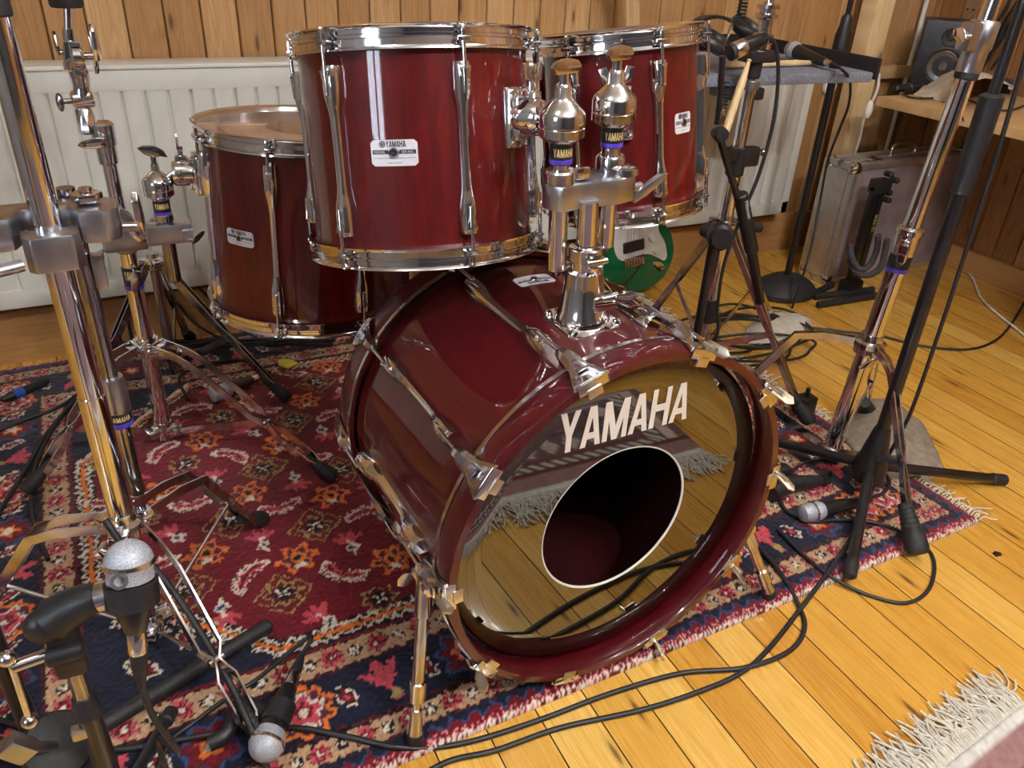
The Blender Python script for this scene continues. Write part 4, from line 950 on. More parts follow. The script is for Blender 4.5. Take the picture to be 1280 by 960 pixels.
w0 = MB(); w0.cyl((cx, cy, bz + .066), (cx, cy, bz + .085), .005, seg=12); w0.prism([(-.026, .010), (-.016, -.002), (0, -.010), (.012, -.008), (.026, -.012), (.020, .002), (.006, .012), (-.012, .014)], .008, basis((cx, cy + .004, bz + .092), (1, .1, 0), (0, 0, 1), (.1, -1, 0)), .002); w0.obj('wing_nut', DARKCH, bcl, **WD)
# --- low folded tripod behind it
X3, Y3 = .035, 2.03
s3 = thing('low_tripod_stand', 'low chrome tripod half hidden between the tilter stand and the baseboard', 'stand', loc=(X3, Y3, RUGZ))
MB().cyl((X3, Y3, .03), (X3, Y3, .36), .0125, seg=24).obj('tube', DARKCH, s3, **WD)
hub_collar(s3, X3, Y3, .345, .0125, WORN, a0=.9)
for f in ((.285, 1.80), (-.20, 1.90), (.10, 2.24)):
    leg(s3, (X3, Y3, .34), (f[0], f[1], RUGZ), (X3, Y3, .06), DARKCH, sp=.014, knee=.12, kz=.95, flen=.06)
# --- chrome stand at the right
def lean(o, base, ax, deg): o.matrix_basis = MX.Translation(V(base)) @ MX.Rotation(R(deg), 4, V(ax)) @ MX.Translation(-V(base)) @ o.matrix_basis
X4, Y4 = 1.42, 1.06
s4 = thing('cymbal_stand', 'chrome tripod stand straddling the rug corner, grey collar with wing bolt high up', 'stand', loc=(X4, Y4, RUGZ))
TP = V((X4 + .055, Y4 - .02, 1.06)); B4 = V((X4, Y4, .03)); dv = (TP - B4).normalized()
def p4(z): return B4 + dv * ((z - B4.z) / dv.z)
MB().cyl(p4(.03), p4(.53), .0205, seg=32).obj('lower_tube', CHROME, s4, **WD)
MB().cyl(p4(.52), p4(.92), .0178, seg=32).obj('middle_tube', CHROME, s4, **WD)
MB().cyl(p4(.90), p4(1.45), .0150, seg=32).obj('upper_tube', CHROME, s4, **WD)
m = MB(); a = p4(.325); m.rod(a - dv * .024, a + dv * .05, [(.023, 0), (.030, .004), (.031, .018), (.035, .021), (.035, .032), (.026, .036), (.024, .05)], 28); m.obj('leg_collar', WORN, s4, **WD)
m = MB(); a = p4(.04); m.rod(a - dv * .015, a + dv * .02, [(.021, 0), (.026, .003), (.026, .028), (.022, .031)], 28); m.obj('brace_ring', WORN, s4, **WD)
for f, kw in (((1.325, .722), dict(knee=.30, kz=.92)), ((1.68, 1.18), dict(knee=.5, kz=.8)), ((1.16, 1.30), dict(knee=.42, kz=.97))):
    a = p4(.33); leg(s4, (a.x, a.y, .33), (f[0], f[1], RUGZ if f[0] < 1.5 else .002), (X4, Y4, .045), WORN, sp=.012, foot_r=.024, flen=.085, **kw)
wing(s4, p4(.31) + V((-.02, -.03, 0)), (-.3, -1, 0), (-1, 0, -.3), .9, WORN)
m = MB(); a = p4(.555); m.rod(a - dv * .02, a + dv * .04, [(.0205, 0), (.0235, .003), (.0240, .045), (.027, .048), (.027, .058), (.021, .062)], 28); cR = m.obj('collar', WORN, s4, **WD)
wing(s4, a + V((-.02, -.02, .02)), (-1, -.4, 0), (0, 0, -1), 1.1, CHROME)
m = MB(); a = p4(.505); m.rod(a, a + dv * .03, [(.0208, 0), (.0225, .002), (.0225, .03), (.021, .032)], 28); g = m.obj('memory_ring', BLACKP, s4, **WD); MB().rod(a - dv * .004, a + dv * .004, [(.0228, 0), (.0228, .008)], 28).obj('purple_band', PURPLE, g, **WD)
m = MB(); a = p4(.905); m.rod(a - dv * .01, a + dv * .09, [(.0182, 0), (.0225, .003), (.0225, .040), (.026, .046), (.026, .088), (.023, .092)], 28); m.box((0, 0, 0), (.060, .03, .05), MX.Translation(a + dv * .055 + V((-.016, 0, 0))), .008); m.obj('collar', CAST, s4, **WD)
m = MB(); m.rod(p4(.885), p4(.885) + dv * .02, [(.0185, 0), (.0215, .002), (.0215, .016), (.019, .02)], 28); m.obj('rubber_bush', RUBBER, s4, **WD)
q = p4(.96) + V((-.045, -.01, 0)); w0 = MB(); w0.cyl(q, q + V((-.02, -.005, 0)), .006, seg=12); w0.prism([(-.005, -.008), (.005, -.008), (.013, .018), (.008, .040), (-.004, .038), (-.011, .016)], .008, basis(q + V((-.018, 0, 0)), (0, .25, 1), (-1, -.2, .15), (0, -1, .25)), .002); w0.obj('wing_bolt', CHROME, s4, **WD)
# --- heavy black stand
X5, Y5 = 1.40, .935
s5 = thing('microphone_stand', 'tall heavy black stand whose wide tripod crosses the rug corner and the boards', 'stand', loc=(X5, Y5, RUGZ))
MB().cyl((X5, Y5, .06), (X5, Y5, .80), .0140, seg=28).obj('lower_tube', BLACKM, s5, **WD)
MB().cyl((X5, Y5, .80), (X5, Y5, 1.5), .0095, seg=24).obj('upper_tube', BLACKM, s5, **WD)
m = MB(); m.rod((X5, Y5, .70), (X5, Y5, .92), [(.0150, 0), (.0185, .004), (.0175, .012), (.0200, .10), (.0205, .175), (.014, .18)], 28); m.obj('clutch_sleeve', BLACKP, s5, **WD)
m = MB(); m.rod((X5, Y5, .045), (X5, Y5, .3), [(.024, 0), (.036, .006), (.036, .05), (.030, .066), (.019, .13), (.016, .14)], 30); m.obj('leg_hub', BLACKM, s5, **WD)
for f, z_ in (((1.137, .728), RUGZ), ((1.756, .829), 0), ((1.262, 1.235), RUGZ)):
    a = V((X5, Y5, .085)); b = V((f[0], f[1], z_ + .014)); u = (b - a).normalized()
    lg = MB().cyl(a + u * .02, b - u * .02, .0115, seg=20).obj('leg', BLACKM, s5, **WD); MB().cyl(b - u * .045, b, .0135, seg=20, bev=.005).obj('rubber_foot', RUBBER, lg, **WD)
# --- chrome stand behind the right hand tom
X7, Y7 = 1.43, 1.58
s7 = thing('chrome_stand', 'chrome stand beside the felt tray, topped with stacked steel washers', 'stand', loc=(X7, Y7, 0))
MB().cyl((X7, Y7, .02), (X7, Y7, zl(385, X7, Y7)), .0165, seg=28).obj('lower_tube', CHROME, s7, **WD)
MB().cyl((X7, Y7, zl(402, X7, Y7)), (X7, Y7, zl(372, X7, Y7)), .0205, seg=28, bev=.003).obj('rubber_sleeve', RUBBER, s7, **WD)
MB().cyl((X7, Y7, zl(373, X7, Y7)), (X7, Y7, zl(205, X7, Y7)), .0185, seg=28).obj('middle_tube', CHROME, s7, **WD)
MB().cyl((X7, Y7, zl(205, X7, Y7)), (X7, Y7, zl(78, X7, Y7)), .0165, seg=28).obj('upper_tube', CHROME, s7, **WD)
m = MB(); a = zl(205, X7, Y7); m.cyl((X7, Y7, a - .03), (X7, Y7, a + .045), .0235, seg=28, bev=.004); m.box((X7 + .03, Y7 - .01, a + .02), (.05, .03, .05), bev=.008); m.box((X7 - .03, Y7 - .01, a + .03), (.04, .028, .035), bev=.008); m.obj('swivel_block', BLACKP, s7, **WD)
m = MB(); m.ball((X7 + .066, Y7 - .02, a + .03), .010, seg=12); m.cyl((X7 + .05, Y7 - .018, a + .03), (X7 + .068, Y7 - .02, a + .03), .004, seg=10); m.obj('swivel_knob', WORN, s7, **WD)
MB().cyl((X7, Y7, zl(112, X7, Y7)), (X7, Y7, zl(100, X7, Y7)), .0215, seg=28, bev=.003).obj('collar_ring', CAST, s7, **WD)
m = MB(); a = zl(98, X7, Y7); m.cyl((X7, Y7, a), (X7, Y7, a + .045), .020, seg=26, bev=.004); m.box((X7, Y7 - .005, a + .052), (.085, .055, .028), bev=.009); m.obj('top_clamp', BLACKP, s7, **WD)
m = MB(); a = zl(62, X7, Y7)
m.rod((X7 + .012, Y7, a), (X7 + .012, Y7, a + .4), [(.016, 0), (.024, .002), (.024, .014), (.016, .016), (.016, .022), (.024, .024), (.024, .034), (.0165, .037), (.0165, .066), (.026, .070), (.026, .078), (.018, .08), (.018, .088), (.027, .090), (.027, .098), (.012, .102), (.011, .125), (.018, .13), (.021, .20), (.017, .24)], 30)
m.obj('washer_stack', WORN, s7, **WD)
wing(s7, (X7 - .02, Y7 - .01, a + .15), (-1, -.3, .1), (.1, 0, 1), 1.1, CHROME)
hub_collar(s7, X7, Y7, .44, .0185, WORN, a0=.3); hub_collar(s7, X7, Y7, .07, .0165, WORN, 'brace_ring', a0=.3)
for f, kw in (((1.50, 1.20), {}), ((1.46, 1.92), {}), ((1.86, 1.72), {})):
    leg(s7, (X7, Y7, .43), (f[0], f[1], .0), (X7, Y7, .075), WORN, sp=.016, knee=.12, kz=.93, foot_r=.02, flen=.08, **kw)
# --- thin black boom stand with the vocal microphone pointing at the tom
Y6 = 1.36
def P6(px, py): return atY(px, py, Y6)
base6 = P6(892, 300); X6 = base6.x
s6 = thing('boom_microphone_stand', 'black boom stand with white lettering, standing behind the narrower mounted tom', 'stand', loc=(X6, Y6, 0))
MB().cyl((X6, Y6, .04), (X6, Y6, base6.z + .03), .0105, seg=22).obj('upright_tube', BLACKM, s6, **WD)
for k in range(3):
    a = .5 + k * 2 * PI / 3; f = V((X6 + .26 * math.cos(a), Y6 + .26 * math.sin(a), .012)); h_ = V((X6, Y6, .11)); lg = MB().cyl(h_, f, .008, seg=14).obj('leg', BLACKM, s6, **WD); MB().cyl(f.lerp(h_, .12), f, .011, seg=14, bev=.003).obj('rubber_foot', RUBBER, lg, **WD)
MB().rod((X6, Y6, .07), (X6, Y6, .2), [(.014, 0), (.022, .004), (.022, .07), (.014, .085)], 24).obj('leg_hub', BLACKP, s6, **WD)
cc = P6(890, 290) + V((0, -.03, 0)); m = MB(); m.lathe([(0, -.02), (.022, -.018), (.031, -.010), (.031, .012), (.024, .02), (0, .02)], align(cc, cc + V((-.5, -1, 0))), 10); m.lathe([(0, -.02), (.018, -.018), (.018, .03), (0, .032)], align(P6(888, 290), P6(888, 290) + V((0, -1, 0))), 20); m.obj('clutch_knob', BLACKP, s6, **WD)
q0, q1, q2, q3 = P6(892, 160), P6(922, 245), P6(931, 290), P6(946, 376); off = V((0, -.012, 0))
bm_ = MB(); bm_.cyl(q0 + off, q2 + off, .0085, seg=18); bm_.cyl(q2 + off, q3 + off, .0125, seg=20, bev=.003); bo = bm_.obj('boom_arm', BLACKM, s6, **WD)
dq = (q2 - q1).normalized(); sl = MB(); sl.cyl(q1 + off - dq * .01, q2 + off + dq * .05, .0165, seg=22, bev=.003); sl.cyl(P6(928, 280) + off, P6(946, 283) + off, .009, .012, seg=14, bev=.002); sl.obj('sleeve', BLACKP, bo, **WD)
t_ = MB(); q = typed('Millenium', .010); sdx = dq.cross(V((0, -1, 0))).normalized(); o0 = q1 + off + V((0, -.0172, 0)) + dq * .004
put_type(t_, (q[0], q[1]), lambda x, y: o0 + dq * x * .85 + (sdx if sdx.x > 0 else -sdx) * (y - .005) * 1.0); t_.obj('lettering', PAPER, bo, **WD)
m = MB(); a = P6(892, 165) + off; m.ball(a, .014, (1, 1, .9), 16); m.lathe([(0, -.012), (.014, -.011), (.017, 0), (.014, .012), (0, .013)], align(a + V((0, -.01, 0)), a + V((-.2, -1, .1))), 14); m.obj('clamp_joint', BLACKP, s6, **WD)
wing(s6, P6(896, 152), (.3, -1, 0), (0, 0, 1), .7, WORN)
m = MB(); m.tube([P6(896, 155), P6(900, 120), P6(902, 85), P6(903, 70)], .007, 12, 5); m.obj('clip_arm', BLACKM, s6, **WD)
# ================================================================= microphones
def mic_body(t, grille_r, body, M_, ring=True, flat=False, name_b='body'):
    """microphone along local +Z of M_: grille at the top; t the root. body: [(r, z)] from the tail up to the grille neck"""
    zt = body[-1][1]; rn = body[-1][0]
    b = MB().lathe([(0, body[0][1])] + body, M_, 28).obj(name_b, BLACKM, t, **WD)
    gr = grille_r
    if flat: pr = [(rn, zt), (gr, zt + .006), (gr, zt + .022), (gr - .0015, zt + .024), (gr, zt + .026), (gr, zt + .040), (gr * .85, zt + .050), (gr * .4, zt + .054), (0, zt + .055)]
    else: pr = [(rn, zt), (gr * .93, zt + gr * .35)] + [(gr * math.cos(a), zt + gr * .75 + gr * math.sin(a)) for a in [x * PI / 2 / 9 for x in range(-2, 10)]]; pr[-1] = (0, pr[-1][1])
    g = MB().lathe(pr, M_, 32).obj('grille', MESH, t, **WD)
    if ring:
        zz_ = zt + (gr * .75 if not flat else .024); MB().lathe([(gr - .0008, zz_ - .003), (gr + .0014, zz_ - .002), (gr + .0014, zz_ + .002), (gr - .0008, zz_ + .003)], M_, 32, closed=True).obj('grille_band', WORN, g, **WD)
    return b
def xlr(t, M_, z, r=.0095, tail=.05):
    MB().lathe([(0, z), (r, z), (r + .0005, z - .002), (r + .0005, z - .024), (r - .001, z - .026), (0, z - .026)], M_, 22).obj('connector', WORN, t, **WD)
    MB().lathe([(0, z - .025), (r - .0005, z - .025), (r - .0005, z - .032), (r * .75, z - .026 - tail * .6), (r * .42, z - .026 - tail), (0, z - .026 - tail)], M_, 20).obj('boot', BLACKP, t, **WD)
    return M_ @ V((0, 0, z - .026 - tail))
def toward(p0, p1, roll=0): return align(p0, p1) @ rotz(roll)
CABLES = []
def cable(pts, r, label, n=8, mat=CABLE, group=None, name='audio_cable', cat='cable', minz=None):
    m = MB(); P = smooth([V(p) for p in pts], n)
    m.tube(P, r, 8); return solo(m, name, mat, label, cat, group, base=P[0], ang=60)
def onfloor(x, y, r):       # height of the thing a cable lies on
    q = V((x + .45, y - .7, 0)); q.rotate(MX.Rotation(-R(1.6), 3, 'Z').to_quaternion()); inr = 0 < q.x < 2.02 and 0 < q.y < 1.55
    return (.0135 if inr else .0) + r
def fp(px, py, r, dz=0):
    p = at(px, py, .012); z = onfloor(p.x, p.y, r) + dz; p = at(px, py, z); return V((p.x, p.y, z))
# --- big dome-headed microphone in its clip, foreground
mt, mb_ = atY(163, 722, .72), atY(170, 790, .70)
ax = (mt - mb_).normalized(); M8 = toward(mb_, mt)
L8 = (mt - mb_).length
m8 = thing('drum_microphone', 'stubby black microphone with wide silver dome grille, tilted beside the thick chrome stand', 'microphone', loc=mb_)
mic_body(m8, .0245, [(.010, 0), (.012, .002), (.014, .012), (.0225, .036), (.0235, .060)], M8)
end8 = xlr(m8, M8, .001, .0095, .038)
# its short black stand
X8, Y8 = -.150, .765
s8 = thing('short_microphone_stand', 'short black stand with chrome crank handle, holding the dome-headed microphone', 'stand', loc=(X8, Y8, RUGZ))
z75 = zl(800, X8, Y8); zt8 = zl(765, X8, Y8)
MB().cyl((X8, Y8, .05), (X8, Y8, zl(880, X8, Y8)), .0135, seg=24).obj('lower_tube', BLACKM, s8, **WD)
MB().cyl((X8, Y8, zl(885, X8, Y8)), (X8, Y8, zl(820, X8, Y8)), .0098, seg=24).obj('upper_tube', DARKCH, s8, **WD)
m = MB(); m.cyl((X8, Y8, zl(892, X8, Y8)), (X8, Y8, zl(868, X8, Y8)), .0165, .0125, seg=24, bev=.003); m.obj('clutch_ring', BLACKP, s8, **WD)
m = MB(); a = zl(838, X8, Y8); b = zl(772, X8, Y8); m.box((X8, Y8, (a + b) / 2), (.034, .026, b - a), bev=.008); m.cyl((X8 - .02, Y8 - .012, (a + b) / 2), (X8 - .02 + .04, Y8 - .012, (a + b) / 2), .012, seg=20, bev=.003); m.obj('yoke', BLACKP, s8, **WD)
m = MB(); hz = (a + b) / 2; m.cyl((X8, Y8 - .01, hz + .004), (X8 - .052, Y8 - .016, hz + .004), .0072, seg=16, bev=.002); m.ball((X8 - .052, Y8 - .016, hz + .018), .0095, seg=16); m.cyl((X8 - .05, Y8 - .016, hz + .018), (X8 - .052, Y8 - .02, hz - .075), .0038, seg=12); m.ball((X8 - .052, Y8 - .02, hz - .078), .0095, seg=16); m.obj('crank_handle', WORN, s8, **WD)
m = MB(); A1, B1 = atY(70, 772, .75), atY(128, 745, .735); m.tube([A1, A1.lerp(B1, .5) + V((0, 0, .004)), B1], [.024, .020, .015], 18, 4); m.ball(A1 + V((-.012, 0, -.006)), .021, (1, .8, 1), 18); m.obj('swivel_arm', BLACKP, s8, **WD)
m = MB(); m.cyl(B1 + V((-.006, 0, -.001)), B1 + V((.014, -.004, .003)), .0165, seg=24, bev=.003); m.obj('thumb_ring', WORN, s8, **WD)
m = MB(); m.lathe([(.0245, -.018), (.0272, -.018), (.0272, .012), (.0245, .012)], M8 @ MX.Translation((0, 0, .046)), 28, closed=True, a0=-2.2, a1=2.2) if 0 else m.lathe([(.0240, -.014), (.0268, -.014), (.0268, .012), (.0240, .012)], M8 @ MX.Translation((0, 0, .046)), 28, closed=True); m.lathe([(.005, -.004), (.0085, -.004), (.0085, .003), (.005, .003)], align(atY(149, 727, .695), atY(149, 727, .66)), 20, closed=True)
m.obj('clip', BLACKP, s8, **WD)
for k, a in enumerate((-2.4, -.7, 1.2)):
    f = V((X8 + .20 * math.cos(a), Y8 + .16 * math.sin(a) + .02, RUGZ + .012)); h_ = V((X8, Y8, .08)); lg = MB().cyl(h_, f, .008, seg=14).obj('leg', BLACKM, s8, **WD); MB().cyl(f.lerp(h_, .15), f, .011, seg=14, bev=.003).obj('rubber_foot', RUBBER, lg, **WD)
# --- low black stand with the disc clutch and one long leg on the rug
X9, Y9 = -.245, .90
s9 = thing('low_boom_stand', 'black low stand with round disc clutch, one thick leg stretched over the rug', 'stand', loc=(X9, Y9, RUGZ))
MB().cyl((X9, Y9, .03), (X9 - .012, Y9, .80), .0125, seg=24).obj('upright_tube', BLACKM, s9, **WD)
a, b = V((X9 + .04, Y9 + .03, .030)), V((.093, 1.046, .028)); lg = MB().cyl(a, b, .0125, seg=24, bev=.004).obj('leg', RUBBER, s9, **WD)
for f in ((-.40, 1.05), (-.36, .78)):
    MB().cyl((X9, Y9, .045), (f[0], f[1], .028), .0115, seg=20, bev=.004).obj('leg', RUBBER, s9, **WD)
dc = atY(72, 932, .82); m = MB(); m.lathe([(0, -.016), (.034, -.016), (.042, -.010), (.044, 0), (.040, .010), (.020, .016), (0, .017)], align(dc, dc + V((.35, -.5, .8))), 36); m.obj('disc_clutch', RUBBER, s9, **WD)
m = MB(); q = atY(22, 935, .75); m.box((0, 0, 0), (.026, .02, .034), MX.Translation(q) @ MX.Rotation(R(-35), 4, 'Y'), .003); m.cyl(q, dc, .007, seg=14); m.obj('clamp_nut', CAST, s9, **WD)
q = atY(100, 915, .76); MB().box(q, (.018, .014, .016), bev=.003).obj('hex_nut', CAST, s9, **WD)
# --- second microphone low in the foreground
p_a, p_b = at(334, 928, .055), at(362, 858, .060)
M2_ = toward(p_b, p_a); m2 = thing('drum_microphone', 'black microphone with silver ball grille, low on the rug near the left spur', 'microphone', loc=p_b)
m2['label'] = 'black microphone with silver ball grille, lying near the disc clutch and the thick rug-laid leg'
Lb = (p_a - p_b).length
mic_body(m2, .0255, [(.011, 0), (.0125, .002), (.016, Lb * .4), (.0215, Lb * .82)], M2_)
e2 = xlr(m2, M2_, .001, .0095, .035)
t_ = MB(); t_.box((.0155, 0, Lb * .35), (.002, .004, .018), M2_); 
wl = MB(); qd = M2_ @ V((0, 0, Lb * .42)); cd = (V((0, 0, H)) - qd).normalized(); wl.box((0, 0, 0), (.0035, .016, .0015), basis(qd + cd * .0175, M2_.to_3x3() @ V((0, 0, 1)).cross(cd), M2_.to_3x3() @ V((0, 0, 1)), cd), .0005); o = wl.obj('white_mark', PAPER, m2, **WD)
m = MB(); m.lathe([(.0185, -.02), (.0215, -.02), (.0225, .014), (.0195, .014)], M2_ @ MX.Translation((0, 0, Lb * .55)), 24, closed=True); a = M2_ @ V((-.02, 0, Lb * .5)); 
m.tube([a, at(300, 880, .04), at(285, 915, .035), at(262, 930, .03)], [.012, .014, .012, .012], 12, 4); cp = solo(m, 'microphone_clip', BLACKP, 'black swivel clip gripping the microphone beside the disc clutch', 'microphone clip')
# --- microphone lying behind, under the left rear stand's leg
p_a, p_b = at(284, 487, .035), at(306, 478, .035); q_b = p_a + (p_b - p_a).normalized() * .075
M3_ = toward(q_b, p_a); m3 = thing('drum_microphone', 'small black microphone lying on the rug under the tilter stand, close to the floor tom', 'microphone', loc=q_b)
mic_body(m3, .021, [(.009, 0), (.0115, .002), (.0165, .04), (.018, .068)], M3_, flat=True); e3 = xlr(m3, M3_, .001, .009, .03)
# --- microphone on the rug at the right, with its clip
p_a, p_b = at(1010, 641, .036), at(1072, 628, .036)
M4_ = toward(p_b, p_a); m4 = thing('drum_microphone', 'black microphone with pale silver cylindrical grille, lying on the rug beside the heavy black stand', 'microphone', loc=p_b)
Lc = (p_a - p_b).length; mic_body(m4, .0205, [(.009, 0), (.011, .002), (.0155, Lc * .3), (.0175, Lc - .036)], M4_, flat=True); e4 = xlr(m4, M4_, .001, .009, .014)
m = MB(); m.tube([fp(965, 618, .02), fp(985, 606, .022), fp(1005, 603, .02), fp(1030, 600, .012)], [.018, .02, .017, .010], 14, 4); m.box(fp(975, 590, .03), (.05, .03, .028), bev=.008); m.lathe([(.012, -.006), (.017, -.006), (.017, .006), (.012, .006)], align(fp(1034, 596, .02), fp(1034, 596, .02) + V((.3, -1, .4))), 20, closed=True)
solo(m, 'microphone_clip', BLACKP, 'black swivel clip on the rug just behind the pale silver microphone', 'microphone clip')
# --- microphone at the boom stand
a, b = P6(904, 70), P6(958, 46); M5_ = toward(b, a); m5 = thing('vocal_microphone', 'black microphone with steel tail ring, clamped on the boom above the narrower tom', 'microphone', loc=b)
MB().lathe([(0, 0), (.009, 0), (.013, .006), (.0145, .03), (.0165, .055), (.0165, .06)], M5_, 26).obj('body', BLACKM, m5, **WD); MB().lathe([(.0168, .058), (.0172, .060), (.0172, .082), (.0160, .084), (0, .084)], M5_, 28).obj('steel_band', WORN, m5, **WD)
MB().lathe([(.015, .083), (.016, .086), (.016, .094), (0, .096)], M5_, 26).obj('front_cap', RUBBER, m5, **WD)
cable([b, P6(966, 50), P6(972, 72), P6(972, 110), P6(965, 160), P6(948, 220), P6(925, 275), P6(905, 330), P6(897, 380), P6(893, 425), P6(880, 455) + V((.0, .1, -.05))], .0042, 'black cable arching from the boomed microphone down the chrome stand')
# ================================================================= felt tray and things on it
TZ = .80; TR = MX.Translation((1.90, 1.625, TZ)) @ rotz(R(-2))
tray = thing('felt_tray', 'grey felt covered tray with a raised black rim, fixed on the chrome stand', 'tray', M=TR)
FELT = speck('grey_felt', sr(98, 102, 116), sr(132, 136, 150), 140, .95, .5, 400)
MB().box((-.285, .27, -.012), (.57, .54, .026), bev=.006).obj('felt_top', FELT, tray)
m = MB(); m.box((.004, .27, .010), (.012, .56, .055), bev=.005); m.obj('rim', BLACKP, tray); m = MB(); m.box((-.285, .546, .010), (.57, .012, .055), bev=.005); m.obj('rim', BLACKP, tray)
m = MB(); m.box((-.44, .02, -.04), (.10, .10, .03), bev=.006); m.obj('under_clamp', BLACKP, tray)
def onT(px, py, dz=0): p = at(px, py, TZ + dz); return V((p.x, p.y, TZ + dz))
# drumsticks
STICK = speck('hickory_wood', sr(214, 184, 134), sr(228, 202, 156), 30, .4, .05)
def stick(a, b, r0, r1, label):
    a, b = V(a), V(b); L = (b - a).length; m = MB(); m.rod(a, b, [(r0 * .6, 0), (r0, .004), (r0, L * .68), (r1 * .8, L * .94), (r1 * .62, L * .965), (r1 * 1.0, L * .98), (r1 * .9, L * .993), (r1 * .4, L)], 16)
    return solo(m, 'drumstick', STICK, label, 'drumstick')
stick(onT(908, 81, .012), onT(1032, 78, .010), .0085, .0055, 'pale wooden drumstick lying flat across the felt tray')
stick(atY(906, 167, 1.50), atY(937, 74, 1.53), .0095, .006, 'pale wooden drumstick hanging upright in front of the felt tray')
a, b = onT(990, 62, .032), onT(1040, 81, .016); ax_ = (b - a).normalized(); M6_ = toward(a + ax_ * .15, a)
m6 = thing('vocal_microphone', 'black handheld microphone with round steel grille, resting on the felt tray', 'microphone', loc=a)
mic_body(m6, .0255, [(.0105, 0), (.0115, .002), (.0145, .06), (.0195, .125)], M6_); e6 = xlr(m6, M6_, .001, .009, .03)
cable([e6, onT(1050, 85, .02), atY(1062, 100, 1.64), atY(1061, 130, 1.66), atY(1050, 160, 1.70), atY(1035, 200, 1.8), atY(1027, 240, 1.9), atY(1018, 290, 1.86), atY(1008, 330, 1.80), fp(990, 385, .004)], .0038, 'black cable hanging from the handheld microphone over the tray edge')
# headphones
hp = thing('headphones', 'large black headphones lying on the felt tray with a coiled lead', 'headphones', loc=onT(925, 62))
PADM = speck('black_leatherette', (.012, .012, .013, 1), (.03, .03, .032, 1), 70, .4, .3)
for (px, py, s_, lab) in ((937, 38, 1.0, 'a'), (893, 52, .85, 'b')):
    c_ = atY(px, py, 1.70); m = MB(); pr = [(.012 + .046 * s_ - .012 + .014 * math.cos(a), .014 * math.sin(a)) for a in [k * PI / 5 for k in range(10)]]
    Mh = align(c_, c_ + V((.25, -.4, .75))) @ MX.Diagonal((1.0, .85, 1, 1)); m.lathe(pr, Mh, 30, closed=True); m.lathe([(0, -.018), (.048 * s_, -.016), (.054 * s_, -.004), (.046 * s_, .004), (0, .004)], Mh, 30); e_ = m.obj('ear_cup', PADM, hp, **WD)
A_h, B_h = atY(952, 52, 1.72), atY(880, 62, 1.72); m = MB(); m.bar(smooth([A_h, A_h.lerp(B_h, .25) + V((0, .1, .05)), A_h.lerp(B_h, .75) + V((0, .1, .05)), B_h], 6), .026, .008); m.obj('headband', PADM, hp, **WD)
def coil(p0, p1, r, turns, rc):
    p0, p1 = V(p0), V(p1); d = (p1 - p0); M_ = align(p0, p1); L = d.length; return [M_ @ V((r * math.cos(t * 2 * PI * turns), r * math.sin(t * 2 * PI * turns), L * t)) for t in np.linspace(0, 1, turns * 10)]
m = MB(); m.tube(coil(atY(930, 0, 1.72), atY(924, 30, 1.71), .010, 7, 0), .0026, 6); m.tube(coil(atY(908, 118, 1.52), atY(903, 136, 1.52), .008, 5, 0), .0024, 6) if 0 else None
m.obj('coiled_lead', CABLE, hp, **WD)
m = MB(); m.tube(coil(atY(909, 104, 1.55), atY(902, 140, 1.53), .009, 8, 0), .0024, 6); solo(m, 'coiled_cable', CABLE, 'short coiled black lead hanging below the felt tray', 'cable')
m = MB(); m.tube(smooth([atY(905, 60, 1.5), atY(912, 35, 1.5), atY(916, 30, 1.5), atY(914, 38, 1.5), atY(908, 50, 1.5), atY(906, 62, 1.5)], 5), .0018, 6); solo(m, 'wire_hook', WORN, 'thin bent steel wire hook above the narrower tom', 'hook')
# ================================================================= round-base stand
XB, YB = 2.08, 1.93
rb = thing('round_base_stand', 'straight black stand on a domed round base, next to the silver case', 'stand', loc=(XB, YB, 0))
MB().lathe([(0, .0), (.11, .0), (.122, .008), (.122, .022), (.10, .045), (.06, .066), (.02, .075), (0, .075)], MX.Translation((XB, YB, 0)) @ MX.Diagonal((1, .8, 1, 1)), 40).obj('base', RUBBER, rb, **WD)
MB().cyl((XB, YB, .06), (XB, YB, .86), .0125, seg=22).obj('lower_tube', BLACKM, rb, **WD); MB().cyl((XB, YB, .86), (XB, YB, 1.25), .0085, seg=20).obj('upper_tube', BLACKM, rb, **WD)
z = zl(62, XB, YB); m = MB(); m.rod((XB, YB, z - .02), (XB, YB, z + .2), [(.014, 0), (.024, .01), (.024, .06), (.017, .09), (.0165, .11), (.010, .12)], 24); m.obj('clutch_sleeve', BLACKP, rb, **WD)
# ================================================================= radiator
rd = thing('radiator', 'long white ribbed panel radiator on the pine board wall behind the drums', 'radiator', loc=(.8, 2.2, 0))
RX0, RX1, RZ0, RZ1, RY = -1.05, 2.29, .195, .765, 2.205
m = MB(); n = int((RX1 - RX0 - .06) / .0525); vs = []; fs = []; xs = []
w_ = (RX1 - RX0 - .06) / n
for k in range(n):
    x0 = RX0 + .03 + k * w_; xs += [(x0, .011), (x0 + .003, .002), (x0 + .006, 0), (x0 + w_ - .010, 0), (x0 + w_ - .005, .003), (x0 + w_ - .002, .010)]
xs.append((RX1 - .03, .008)); zs = [RZ0 + .045, RZ0 + .055, RZ1 - .062, RZ1 - .05]
for x, y in xs:
    for j, z in enumerate(zs): vs.append((x, RY + (y if 0 < j < 3 else -.001), z))
for i in range(len(xs) - 1):
    for j in range(3): fs.append((i * 4 + j, i * 4 + j + 1, i * 4 + 5 + j, i * 4 + 4 + j))
m.add(vs, fs); m.obj('ribbed_panel', RADM, rd, **WD, ang=50)
